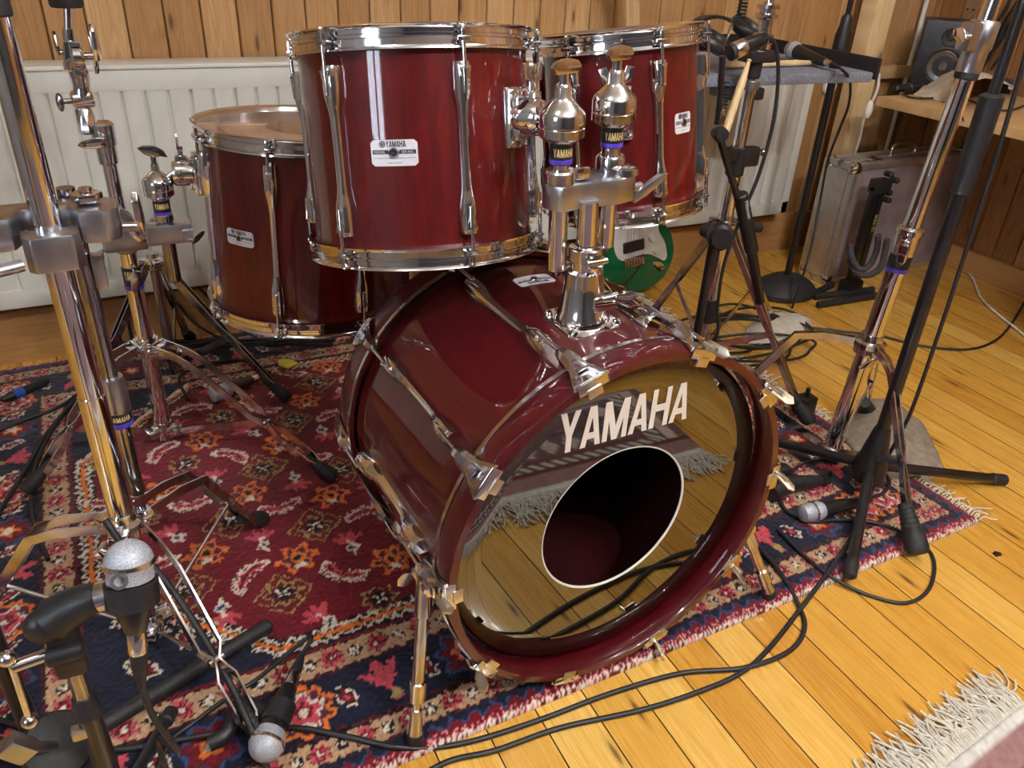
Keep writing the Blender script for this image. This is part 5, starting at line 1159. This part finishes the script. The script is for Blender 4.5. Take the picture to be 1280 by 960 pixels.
m = MB(); m.box(((RX0 + RX1) / 2, RY + .035, (RZ0 + RZ1) / 2), (RX1 - RX0, .05, RZ1 - RZ0 - .002), bev=.004); m.box(((RX0 + RX1) / 2, RY + .004, RZ1 - .0255), (RX1 - RX0, .012, .051), bev=.003); m.box(((RX0 + RX1) / 2, RY + .004, RZ0 + .024), (RX1 - RX0, .012, .048), bev=.003); m.box((RX0 + .016, RY + .004, .48), (.032, .012, .57), bev=.003); m.box((RX1 - .016, RY + .004, .48), (.032, .012, .57), bev=.003)
m.obj('frame', RADM, rd, **WD)
m = MB(); m.box(((RX0 + RX1) / 2, RY + .045, RZ1 + .004), (RX1 - RX0 + .006, .105, .010), bev=.003); m.obj('top_grille', RADM, rd, **WD)
for z in (.25, .70): MB().box((1.9, 2.295, z), (.04, .05, .06)).obj('wall_bracket', RADM, rd, **WD)
m = MB(); q = V((RX1 + .03, RY + .04, .70)); 
# ================================================================= right rear corner
tm = MB(); a = atY(1097, 0, 2.2); b_ = atY(1052, 200, 2.2); tm.box((2.535, 2.225, .62), (.085, .07, 1.24), bev=.002); o = solo(tm, 'timber_post', POSTM, 'pale raw pine post standing upright at the end of the radiator', 'post')
tm = MB(); tm.box((2.75, 2.295, .685), (.40, .034, .045), bev=.002); o = solo(tm, 'timber_batten', BOARD, 'short pale batten fixed level on the dark boards behind the speaker', 'batten')
tm = MB(); tm.cyl((2.86, 2.29, .0), (2.86, 2.29, 1.35), .0085, seg=18); solo(tm, 'heating_pipe', RADM, 'thin white upright pipe in the corner behind the speaker', 'pipe')
# wall socket with the white switched cord
ws = thing('wall_socket', 'round white wall socket low beside the felt tray', 'socket', loc=atY(1036, 108, 2.30)); q = atY(1036, 108, 2.315)
MB().lathe([(0, .014), (.022, .014), (.030, .010), (.032, 0)], align(q, q + V((0, -1, 0))), 28).obj('cover', WHITEP, ws, **WD); MB().lathe([(0, .015), (.014, .0148), (.014, .012), (0, .012)], align(q, q + V((0, -1, 0))), 20).obj('socket_hole', BLACKP, ws, **WD)
sc2 = thing('switched_cord', 'white cord with inline rocker switch hanging by the pine post', 'cord', loc=atY(1095, 95, 2.0))
pts = [atY(1099, 92, 2.02), atY(1097, 110, 2.02), atY(1090, 128, 2.02), atY(1085, 138, 2.02), atY(1079, 152, 2.02), atY(1074, 175, 2.06), atY(1066, 197, 2.1), atY(1058, 215, 2.12)]
MB().tube(pts, .0045, 8, 6).obj('cord', WHITEP, sc2, **WD); q = atY(1086, 137, 2.01); MB().ball(q, .020, (.75, .6, 1.6), 20, ).obj('switch_body', WHITEP, sc2, **WD)
# shelf along the wall
BX0 = 2.37
tm = MB(); tm.box(((BX0 + 2.95) / 2, .85, .645), (2.95 - BX0, 2.28, .030), bev=.002); shelf = solo(tm, 'wall_shelf', BOARD, 'pale pine worktop running along the side wall above the silver case', 'shelf')
tm = MB(); tm.box((2.66, 1.08, .314), (.54, .034, .628), bev=.002); solo(tm, 'shelf_support_panel', WALLR, 'brown upright wooden panel carrying the pine worktop', 'panel')
# monitor speaker
spm = MX.Translation((2.775, 2.085, .661)) @ rotz(R(-50)); sp = thing('studio_speaker', 'black two-way studio speaker on the far end of the pine worktop', 'speaker', M=spm)
MB().box((0, 0, .115), (.185, .17, .228), bev=.006).obj('cabinet', BLACKP, sp)
Mw = basis((0, -.086, .082), (1, 0, 0), (0, 0, 1), (0, -1, 0)); MB().lathe([(.062, .0), (.064, .004), (.058, .006), (.052, .002)], Mw, 36, closed=True).obj('woofer_surround', RUBBER, sp)
MB().lathe([(0, .004), (.014, .003), (.020, -.004), (.05, .002), (.052, .001)], Mw, 36).obj('woofer_cone', DARKCH, sp)
Mw = basis((0, -.086, .178), (1, 0, 0), (0, 0, 1), (0, -1, 0)); MB().lathe([(0, .006), (.010, .004), (.013, .0), (.028, .004), (.030, 0)], Mw, 30).obj('tweeter', RUBBER, sp)
# sheet of felt leaning on the shelf and small gear
CLOTH = speck('beige_cloth', sr(176, 164, 146), sr(200, 190, 172), 30, .9, .4, 120)
def sheet(rows, mat, name, label, cat, th=.004, n=6, nz=.006, seed=1):
    """a draped sheet from a grid of control points"""
    G = [[V(p) for p in r] for r in rows]; R1 = [smooth(r, n) for r in G]; cols = [smooth([r[i] for r in R1], n) for i in range(len(R1[0]))]
    rn = random.Random(seed); m = MB(); W_n, H_n = len(cols), len(cols[0]); vs = []; fs = []
    top = [[cols[i][j] + V((0, 0, rn.gauss(0, nz) * .3)) for j in range(H_n)] for i in range(W_n)]
    for i in range(W_n):
        for j in range(H_n): vs.append(top[i][j])
    for i in range(W_n):
        for j in range(H_n): vs.append(top[i][j] - V((0, 0, th)))
    N_ = W_n * H_n; f = lambda i, j: i * H_n + j
    for i in range(W_n - 1):
        for j in range(H_n - 1): fs += [(f(i, j), f(i, j + 1), f(i + 1, j + 1), f(i + 1, j)), (N_ + f(i, j), N_ + f(i + 1, j), N_ + f(i + 1, j + 1), N_ + f(i, j + 1))]
    for i in range(W_n - 1): fs += [(f(i, 0), f(i + 1, 0), N_ + f(i + 1, 0), N_ + f(i, 0)), (f(i, H_n - 1), N_ + f(i, H_n - 1), N_ + f(i + 1, H_n - 1), f(i + 1, H_n - 1))]
    for j in range(H_n - 1): fs += [(f(0, j), N_ + f(0, j), N_ + f(0, j + 1), f(0, j + 1)), (f(W_n - 1, j), f(W_n - 1, j + 1), N_ + f(W_n - 1, j + 1), N_ + f(W_n - 1, j))]
    m.add(vs, fs); return solo(m, name, mat, label, cat, ang=80)
def sh(px, py, dz): p = at(px, py, .66 + dz); return V((p.x, p.y, .66 + dz))
sheet([[sh(1142, 118, .004), sh(1160, 122, .004), sh(1190, 128, .006)], [sh(1165, 100, .02), sh(1188, 92, .075), sh(1215, 100, .10)], [sh(1190, 92, .03), sh(1215, 88, .10), sh(1245, 98, .09)], [sh(1230, 96, .006), sh(1250, 100, .006), sh(1275, 112, .006)]], CLOTH, 'folded_cloth', 'beige cloth heaped on the pine worktop in front of the speaker', 'cloth', seed=4)
a, b = sh(1118, 111, .014), sh(1146, 108, .014); m = MB(); m.rod(a, b, [(.009, 0), (.013, .004), (.013, (b - a).length * .55), (.010, (b - a).length * .6), (.014, (b - a).length)], 18); cn = thing('cable_connector', 'black plug with steel ring lying on the pine worktop before the speaker', 'connector', loc=a); m.obj('body', BLACKP, cn, **WD); MB().rod(a.lerp(b, .6), a.lerp(b, .66), [(.0145, 0), (.0145, .006)], 18).obj('steel_ring', WORN, cn, **WD)
cable([sh(1146, 109, .008), sh(1170, 108, .006), sh(1192, 114, .006), sh(1170, 122, .006), sh(1140, 122, .006), sh(1130, 116, .006), sh(1150, 112, .006), sh(1200, 122, .006), sh(1235, 134, .006), sh(1260, 138, .006), sh(1280, 132, .006)], .0032, 'thin black cable looping over the pine worktop')
cable([sh(1196, 134, .006), atX(1198, 140, 2.36), atX(1203, 147, 2.355), atX(1204, 152, 2.355)], .0028, 'short cable end with bright plug dangling off the pine worktop')
for i, (px, py, w3, d3, h3, lab) in enumerate(((1262, 118, .20, .16, .05, 'flat black electronic box on the pine worktop near the picture edge'),)):
    q = sh(px, py, 0); m = MB(); bxm = MX.Translation(q + V((.10, -.02, .001))) @ rotz(R(-60)); t9 = thing('audio_interface', lab, 'audio gear', M=bxm); MB().box((0, 0, h3 / 2), (w3, d3, h3), bev=.004).obj('housing', BLACKP, t9)
    for k in range(4): MB().cyl((-.07 + .04 * k, -.08, h3 / 2), (-.07 + .04 * k, -.092, h3 / 2), .009, seg=18).obj('knob', WORN, t9)
def loop(c, rx, ry, n=10, a0=0, a1=2 * PI, z=None): return [V((c[0] + rx * math.cos(a0 + (a1 - a0) * k / n), c[1] + ry * math.sin(a0 + (a1 - a0) * k / n), c[2] if z is None else z)) for k in range(n + 1)]
bundle = [(1228, 60), (1240, 40), (1252, 20), (1262, 0), (1268, -20)]
rn = random.Random(8)
for k in range(7):
    dx, dy = rn.uniform(-12, 26), rn.uniform(-8, 24); pts = [atX(px + dx + rn.uniform(-4, 4), py + dy, 2.90 - .004 * k) for px, py in [(1218, 86), (1234, 56), (1250, 34), (1264, 12), (1276, -16)]]
    cable(pts, .0045, 'black cables bunched on the side wall beside the speaker', group='cables bunched on the side wall')
br = thing('angle_bracket', 'steel perforated angle bracket screwed high on the side wall', 'bracket', loc=atX(1215, 15, 2.946)); q = atX(1214, 12, 2.9465); MB().box(q, (.007, .05, .16), bev=.001).obj('plate', GOLDISH, br, **WD)
for k in range(3):
    for y in (-.012, .012): MB().cyl(q + V((-.0055, y, -.05 + .05 * k)), q + V((-.003, y, -.05 + .05 * k)), .004, seg=10).obj('screw_hole', INK, br, **WD)
# silver case
CX0, CX1, CY0, CY1, CZ = 2.285, 2.935, 1.93, 2.07, .445
cs = thing('equipment_case', 'large aluminium edged case with scuffed mauve-brown panels standing upright', 'case', M=MX.Translation((CX0, CY0, 0)) @ rotz(R(2)))
PANEL = speck('scuffed_case_panel', sr(112, 100, 106), sr(148, 134, 138), 7, .5, .1); ALU = metal('aluminium', (.55, .56, .58, 1), (.7, .71, .73, 1), .42, .6, 30)
LX, LY = CX1 - CX0, CY1 - CY0
MB().box((LX / 2, LY / 2, CZ / 2), (LX - .008, LY - .008, CZ - .008)).obj('panel', PANEL, cs)
MB().box((.002, LY / 2, CZ / 2), (.008, LY - .05, CZ - .05)).obj('end_panel', ALU, cs)
def edge(m, c, s): m.box(c, s, None, .003)
m = MB(); e = .022
for x in (e / 2, LX - e / 2):
    for y in (e / 2, LY - e / 2): edge(m, (x, y, CZ / 2), (e, e, CZ))
for y in (e / 2, LY / 2, LY - e / 2):
    for z in (e / 2, CZ - e / 2): edge(m, (LX / 2, y, z), (LX, e, e))
for x in (e / 2, LX - e / 2):
    for z in (e / 2, CZ - e / 2): edge(m, (x, LY / 2, z), (e, LY, e))
edge(m, (.006, LY / 2, CZ / 2), (.012, .016, CZ)); m.obj('edge_frame', ALU, cs)
for x in (.018, LX - .018):
    for z in (.018, CZ - .018):
        for y in (.016, LY - .016): MB().ball((x, y, z), .026, (1, .9, 1), 14).obj('corner_cap', WORN, cs)
m = MB(); m.tube([(LX * .40, LY / 2, CZ), (LX * .40, LY / 2, CZ + .025), (LX * .45, LY / 2, CZ + .040), (LX * .55, LY / 2, CZ + .040), (LX * .60, LY / 2, CZ + .025), (LX * .60, LY / 2, CZ)], .007, 12, 5); m.obj('handle', WORN, cs)
for x in (LX * .2, LX * .8): MB().box((x, LY * .3, CZ + .003), (.05, .045, .010), bev=.002).obj('latch', WORN, cs)
# folded guitar stand
gx, gy = 2.315, 1.845
gs = thing('guitar_stand', 'folded black guitar stand with yellow lettering and grey foam hooks, before the silver case', 'guitar stand', loc=(gx, gy, 0))
MB().box((gx - .012, gy, .21), (.026, .022, .37), bev=.004).obj('upright', BLACKM, gs, **WD); MB().box((gx + .020, gy, .21), (.026, .022, .37), bev=.004).obj('upright', BLACKM, gs, **WD)
MB().box((gx + .01, gy, .395), (.07, .045, .05), bev=.01).obj('head_block', BLACKP, gs, **WD)
for q in ((.03, .0, .435), (.055, -.01, .415), (.05, 0, .37), (.03, -.02, .352)): MB().cyl((gx + q[0], gy + .01 + q[1], q[2]), (gx + q[0], gy - .02 + q[1], q[2]), .010, seg=14, bev=.002).obj('knob', BLACKP, gs, **WD)
FOAM = speck('grey_foam', (.03, .03, .033, 1), (.06, .06, .065, 1), 100, .85, .4)
def Pg(px, py, Y): return atY(px, py, Y)
MB().tube([Pg(1062, 305, 1.83), Pg(1066, 325, 1.80), Pg(1076, 337, 1.77), Pg(1088, 330, 1.76), Pg(1096, 312, 1.755), Pg(1098, 294, 1.75)], .0105, 12, 6).obj('hook', FOAM, gs, **WD)
MB().tube([Pg(1062, 325, 1.83), Pg(1070, 340, 1.78), Pg(1085, 344, 1.74), Pg(1100, 335, 1.72), Pg(1106, 315, 1.715), Pg(1109, 299, 1.71)], .0105, 12, 6).obj('hook', FOAM, gs, **WD)
for a, b in (((1018, 371), (1092, 362)), ((1022, 381), (1098, 369)), ((1015, 368), (1040, 356))):
    MB().cyl(fp(*a, .013), fp(*b, .013), .0125, seg=14, bev=.004).obj('foot_bar', RUBBER, gs, **WD)
MB().box((gx + .0, gy, .03), (.075, .05, .05), bev=.01).obj('foot_block', BLACKP, gs, **WD)
t_ = MB(); q = typed('Q-TEX', .014, .062); put_type(t_, (q[0], q[1]), lambda x, y: (gx + .026 - y * 1.0 + 0, gy - .0118, .235 + x) if 0 else (gx + .013 + (.014 - y), gy - .0118, .235 + x)); t_.obj('lettering', YELLOW, gs, **WD)
# ================================================================= green guitar
GREEN = lacquer('green_lacquer', sr(4, 88, 52), sr(6, 104, 62), sr(10, 116, 70), (1, 1, 1), 4)
g0 = V((1.545, 2.10, .012)); ga = V((-.085, .075, .90)).normalized(); gn = V((0.05, -1, .09)); gn = (gn - ga * gn.dot(ga)).normalized(); gu = ga.cross(gn) * 1
if gu.x < 0: gu = -gu
Mg = basis(g0, gu, ga, gn if gu.cross(ga).dot(gn) > 0 else gn)
Mg = Mg @ MX.Diagonal((1.1, 1.04, 1, 1))
gt = thing('electric_guitar', 'green electric guitar with white pickguard leaning on the radiator', 'guitar', M=Mg)
body = smooth([(-.03, .003), (.06, .0), (.125, .03), (.158, .095), (.150, .165), (.122, .215), (.120, .26), (.145, .315), (.155, .365), (.135, .392), (.105, .372), (.075, .325), (.03, .315), (-.03, .315), (-.075, .34), (-.105, .405), (-.140, .425), (-.158, .39), (-.150, .32), (-.125, .265), (-.125, .215), (-.152, .16), (-.160, .10), (-.130, .035), (-.08, .008)], 5, True)
MB().prism([(p.x, p.y) for p in body], .042, MX.Translation((0, 0, -.042)), .006).obj('body', GREEN, gt, ang=50)
pg = smooth([(-.055, .13), (.0, .115), (.05, .125), (.095, .10), (.118, .085), (.130, .10), (.120, .15), (.095, .20), (.10, .26), (.125, .32), (.12, .36), (.09, .33), (.05, .30), (-.03, .305), (-.08, .33), (-.10, .35), (-.10, .29), (-.075, .24), (-.075, .18)], 4, True)
MB().prism([(p.x, p.y) for p in pg], .0024, MX.Translation((0, 0, .0)), .0006).obj('pickguard', WHITEP, gt)
for y in (.165, .26): MB().box((-.003, y, .006), (.078, .036, .010), bev=.004).obj('pickup', BLACKP, gt)
MB().box((.0, .112, .004), (.075, .034, .008), bev=.002).obj('bridge', WORN, gt)
for k in range(6): MB().box((-.027 + .0108 * k, .112, .010), (.008, .022, .007), bev=.0015).obj('saddle', CHROME, gt)
for x, y in ((.082, .13), (.066, .175)): MB().rod((x, y, .002), (x, y, .02), [(.011, 0), (.010, .012), (.009, .014)], 20).obj('knob', WHITEP, gt)
m = MB(); m.lathe([(0, .001), (.012, .002), (.018, .004), (.020, 0)], MX.Translation((.098, .070, .0)) @ rotz(R(-40)) @ MX.Diagonal((1.35, .75, 1, 1)), 26); m.obj('jack_plate', CHROME, gt)
MB().tube([(.02, .10, .012), (-.01, .085, .03), (-.055, .055, .034), (-.075, .045, .034)], .0028, 8, 4).obj('tremolo_arm', BLACKM, gt)
MB().prism([(-.028, .30), (.028, .30), (.0215, .905), (-.0215, .905)], .022, MX.Translation((0, 0, -.016)), .003).obj('neck', BOARD, gt)
hs = smooth([(-.0215, .90), (-.030, .925), (-.028, .95), (-.020, 1.03), (-.006, 1.07), (.018, 1.075), (.030, 1.05), (.026, 1.03), (.034, .99), (.034, .95), (.024, .925), (.0215, .90)], 3, True)
MB().prism([(p.x, p.y) for p in hs], .014, MX.Translation((0, 0, -.016)), .002).obj('headstock', BOARD, gt)
for k in range(6):
    y = .935 + .021 * k; MB().rod((-.014 + .002 * k, y, -.002), (-.014 + .002 * k, y, .02), [(.0045, 0), (.0035, .004), (.003, .010)], 12).obj('tuning_post', CHROME, gt); MB().box((-.040 + .003 * k, y, -.008), (.014, .010, .008), bev=.002).obj('tuning_key', WORN, gt)
st = MB()
for k in range(6): st.cyl((-.027 + .0108 * k, .115, .0125), (-.017 + .0065 * k, .93, .009), .0005, seg=5)
st.obj('strings', WORN, gt)
# ================================================================= bits on the floor
BAG = speck('grey_suede', sr(120, 108, 94), sr(146, 134, 118), 40, .9, .4, 150)
def fz(px, py, z): p = at(px, py, z); return V((p.x, p.y, z))
sheet([[fz(1062, 520, .02), fz(1085, 500, .03), fz(1110, 498, .02)], [fz(1052, 540, .02), fz(1100, 528, .06), fz(1150, 525, .03)], [fz(1085, 580, .02), fz(1130, 560, .05), fz(1170, 560, .025)], [fz(1110, 600, .006), fz(1150, 592, .02), fz(1180, 585, .008)]], BAG, 'suede_bag', 'flat grey suede bag on the boards behind the heavy black stand', 'bag', th=.006, seed=2)
PALE = speck('pale_canvas', sr(186, 180, 168), sr(206, 200, 188), 30, .85, .4, 150)
sheet([[fz(938, 405, .01), fz(960, 392, .03), fz(985, 390, .02)], [fz(930, 418, .01), fz(965, 405, .05), fz(1010, 396, .02)], [fz(935, 428, .006), fz(970, 425, .03), fz(1015, 408, .008)]], PALE, 'canvas_bag', 'pale canvas bag crumpled among the black cables on the boards', 'bag', th=.006, seed=3)
m = MB(); tp = [fz(347, 447, .03), fz(362, 443, .04), fz(372, 452, .028), fz(360, 460, .026), fz(348, 456, .026)]; m.prism([(0, 0)] * 0 or [(p.x, p.y) for p in tp], .003, MX.Translation((0, 0, .022)), .0008); solo(m, 'paper_scrap', YELLOW, 'small yellow scrap lying on the rug below the floor tom', 'paper')
m = MB(); q = fz(1246, 693, 0); m.prism([(-.009, -.005), (.007, -.007), (.011, .0), (.004, .008), (-.007, .006)], .002, MX.Translation(q), .0005); solo(m, 'guitar_pick', BLACKP, 'tiny black plectrum alone on the pine floor', 'plectrum')
ft = thing('foot_block', 'small black box with upright peg on the rug near the right side of the bass drum', 'block', loc=fp(1003, 515, 0)); q = fp(1003, 515, 0); MB().box(q + V((0, 0, .025)), (.05, .04, .05), bev=.006).obj('box', BLACKP, ft, **WD); MB().cyl(q + V((0, 0, .05)), q + V((0, 0, .075)), .006, seg=12, bev=.002).obj('peg', BLACKP, ft, **WD)
ft['label'] = 'small black box with upright peg beside the bass drum, under the chrome tripod'
# cables ---------------------------------------------------------------
def fc(pts, r, label, n=8, mat=CABLE, group=None, dz=0): return cable([fp(a, b, r, dz if len(q) < 3 else q[2]) for q in pts for a, b in [q[:2]]], r, label, n, mat, group)
fc([(-40, 880), (0, 900), (40, 915), (100, 932), (160, 936), (240, 922), (320, 910), (380, 911), (440, 922), (490, 933), (540, 935), (600, 924), (680, 898), (760, 868), (850, 842), (930, 835), (985, 815), (1005, 788), (1000, 760), (975, 715), (945, 680), (925, 650)], .0045, 'long black cable along the near rug edge, passing one bass drum spur')
fc([(500, 985), (560, 952), (620, 938), (700, 910), (800, 888), (870, 866), (925, 842), (960, 812), (1000, 762), (1035, 715), (1062, 675), (1078, 640)], .0045, 'black cable crossing the pine boards toward the heavy black stand')
cable([fp(1078, 640, .004), atY(1100, 590, .93), atY(1122, 548, .92), atY(1141, 509, .915), atY(1179, 400, .91), atY(1215, 290, .905), atY(1250, 180, .90), atY(1276, 90, .90), atY(1300, 0, .90)], .0042, 'black cable hanging straight along the heavy black stand')
fc([(972, 662), (1000, 690), (1035, 718), (1080, 742), (1130, 754), (1160, 738), (1168, 705), (1155, 682), (1120, 662), (1085, 652), (1045, 650), (1015, 652), (985, 640), (975, 625)], .0038, 'black cable making a wide loop around the nearest foot of the chrome stand')
fc([(985, 608), (990, 590), (1010, 577), (1040, 573), (1075, 578), (1100, 586), (1112, 602), (1104, 616), (1086, 622)], .0036, 'black cable from the microphone lying beside the heavy black stand')
m = MB(); m.tube([fp(1043, 571, .0062), fp(1058, 573, .0062), fp(1074, 578, .0062)], .0062, 10, 3); solo(m, 'cable_label', YELLOW, 'yellow tape label wrapped round a cable beside the heavy black stand', 'tape')
fc([(955, 402), (1000, 408), (1050, 414), (1100, 420), (1150, 432), (1205, 437), (1240, 428), (1262, 408), (1284, 372)], .0042, 'black cable sweeping across the far boards to the side wall')
cable([at(1190, 322, .006), at(1202, 330, .006), at(1216, 348, .006), at(1226, 372, .006), at(1250, 395, .006), at(1282, 420, .006)], .0042, 'white cable curving over the boards by the side wall', mat=WHITEP)
rn = random.Random(4)
for k in range(7):
    cx, cy = 925 + rn.uniform(-18, 30), 425 + rn.uniform(-18, 16); rx, ry = rn.uniform(38, 85), rn.uniform(14, 32); pts = []
    for i in range(15):
        a = 2 * PI * i / 13 + k; pts.append((cx + rx * math.cos(a) * (1 + .12 * math.sin(3 * a + k)), cy + ry * math.sin(a), .006 + .008 * k * (.5 + .5 * math.sin(a * 2 + k))))
    fc(pts, .0042, 'black cables coiled in a heap on the boards behind the bass drum', n=6, group='cables heaped on the boards')
for k in range(6):
    cx, cy = 250 + rn.uniform(-70, 60), 408 + rn.uniform(-6, 8); pts = []
    for i in range(10):
        a = i / 9; x = 95 + 320 * a + rn.uniform(-6, 6); yb = 432 - 6 * a; pts.append((x, yb + 4 * math.sin(a * 6 + k * 1.3), max(0, .015 + .03 * math.sin(a * 5 + k))))
    fc(pts, .0042, 'black cables strewn along the baseboard under the radiator', n=6, group='cables along the baseboard')
for k in range(3):
    c_ = fp(200 + 24 * k, 430, .004); pts = [c_ + V((-.10 - .02 * k, .05, 0)), c_ + V((-.09 - .02 * k, .06, .10 + .02 * k)), c_ + V((-.03, .06, .17 + .02 * k)), c_ + V((.05, .05, .12)), c_ + V((.10, .03, .04)), c_ + V((.16, -.02, .0))]
    cable(pts, .0042, 'black cable arching up beneath the radiator', group='cables arching under the radiator')
fc([(-20, 545), (30, 525), (80, 505), (120, 470), (135, 440), (150, 425)], .0045, 'black cable crossing the far rug corner toward the radiator')
fc([(60, 700), (40, 640), (45, 580), (70, 530), (105, 480), (110, 450)], .0045, 'black cable running over the side border of the rug')
fc([(-20, 690), (0, 640), (30, 590), (60, 540), (95, 500)], .005, 'thick black cable beside the rug border cable')
cn = thing('cable_connector', 'black plug with a blue ring on the far corner of the rug', 'connector', loc=fp(30, 488, .0)); a, b = fp(2, 500, .011), fp(60, 476, .011)
BLUE = speck('blue_plastic', sr(30, 70, 170), sr(40, 90, 200), 40, .4, 0); MB().rod(a, b, [(.006, 0), (.011, .02), (.011, (b - a).length - .01), (.007, (b - a).length)], 16).obj('body', BLACKP, cn, **WD); MB().rod(a.lerp(b, .25), a.lerp(b, .45), [(.0118, 0), (.0118, (b - a).length * .2)], 16).obj('blue_ring', BLUE, cn, **WD)
cable([(X1 - .02, Y1 - .035, .31), (X1 + .0, Y1 - .055, .26), at(175, 690, .22), at(230, 758, .16), at(285, 850, .10), at(322, 930, .06), fp(338, 975, .005)], .0055, 'thick black cable draped down the thick chrome stand onto the rug')
cable([end8, end8 + V((.004, -.004, -.05)), end8 + V((.018, .0, -.12)), atY(198, 925, .72), atY(215, 985, .70)], .0038, 'black cable dropping from the dome-headed microphone')
cable([e2, e2.lerp(M2_ @ V((0, 0, 0)), -.6), fp(320, 850, .004), fp(290, 868, .004), fp(240, 905, .004), fp(215, 925, .004), fp(195, 965, .004)], .0036, 'thin black cable curling from the microphone beside the disc clutch')
cable([e3, fp(330, 462, .004), fp(300, 450, .004), fp(262, 455, .004), fp(225, 470, .004), fp(235, 500, .004)], .0036, 'thin black cable from the small microphone under the tilter stand')
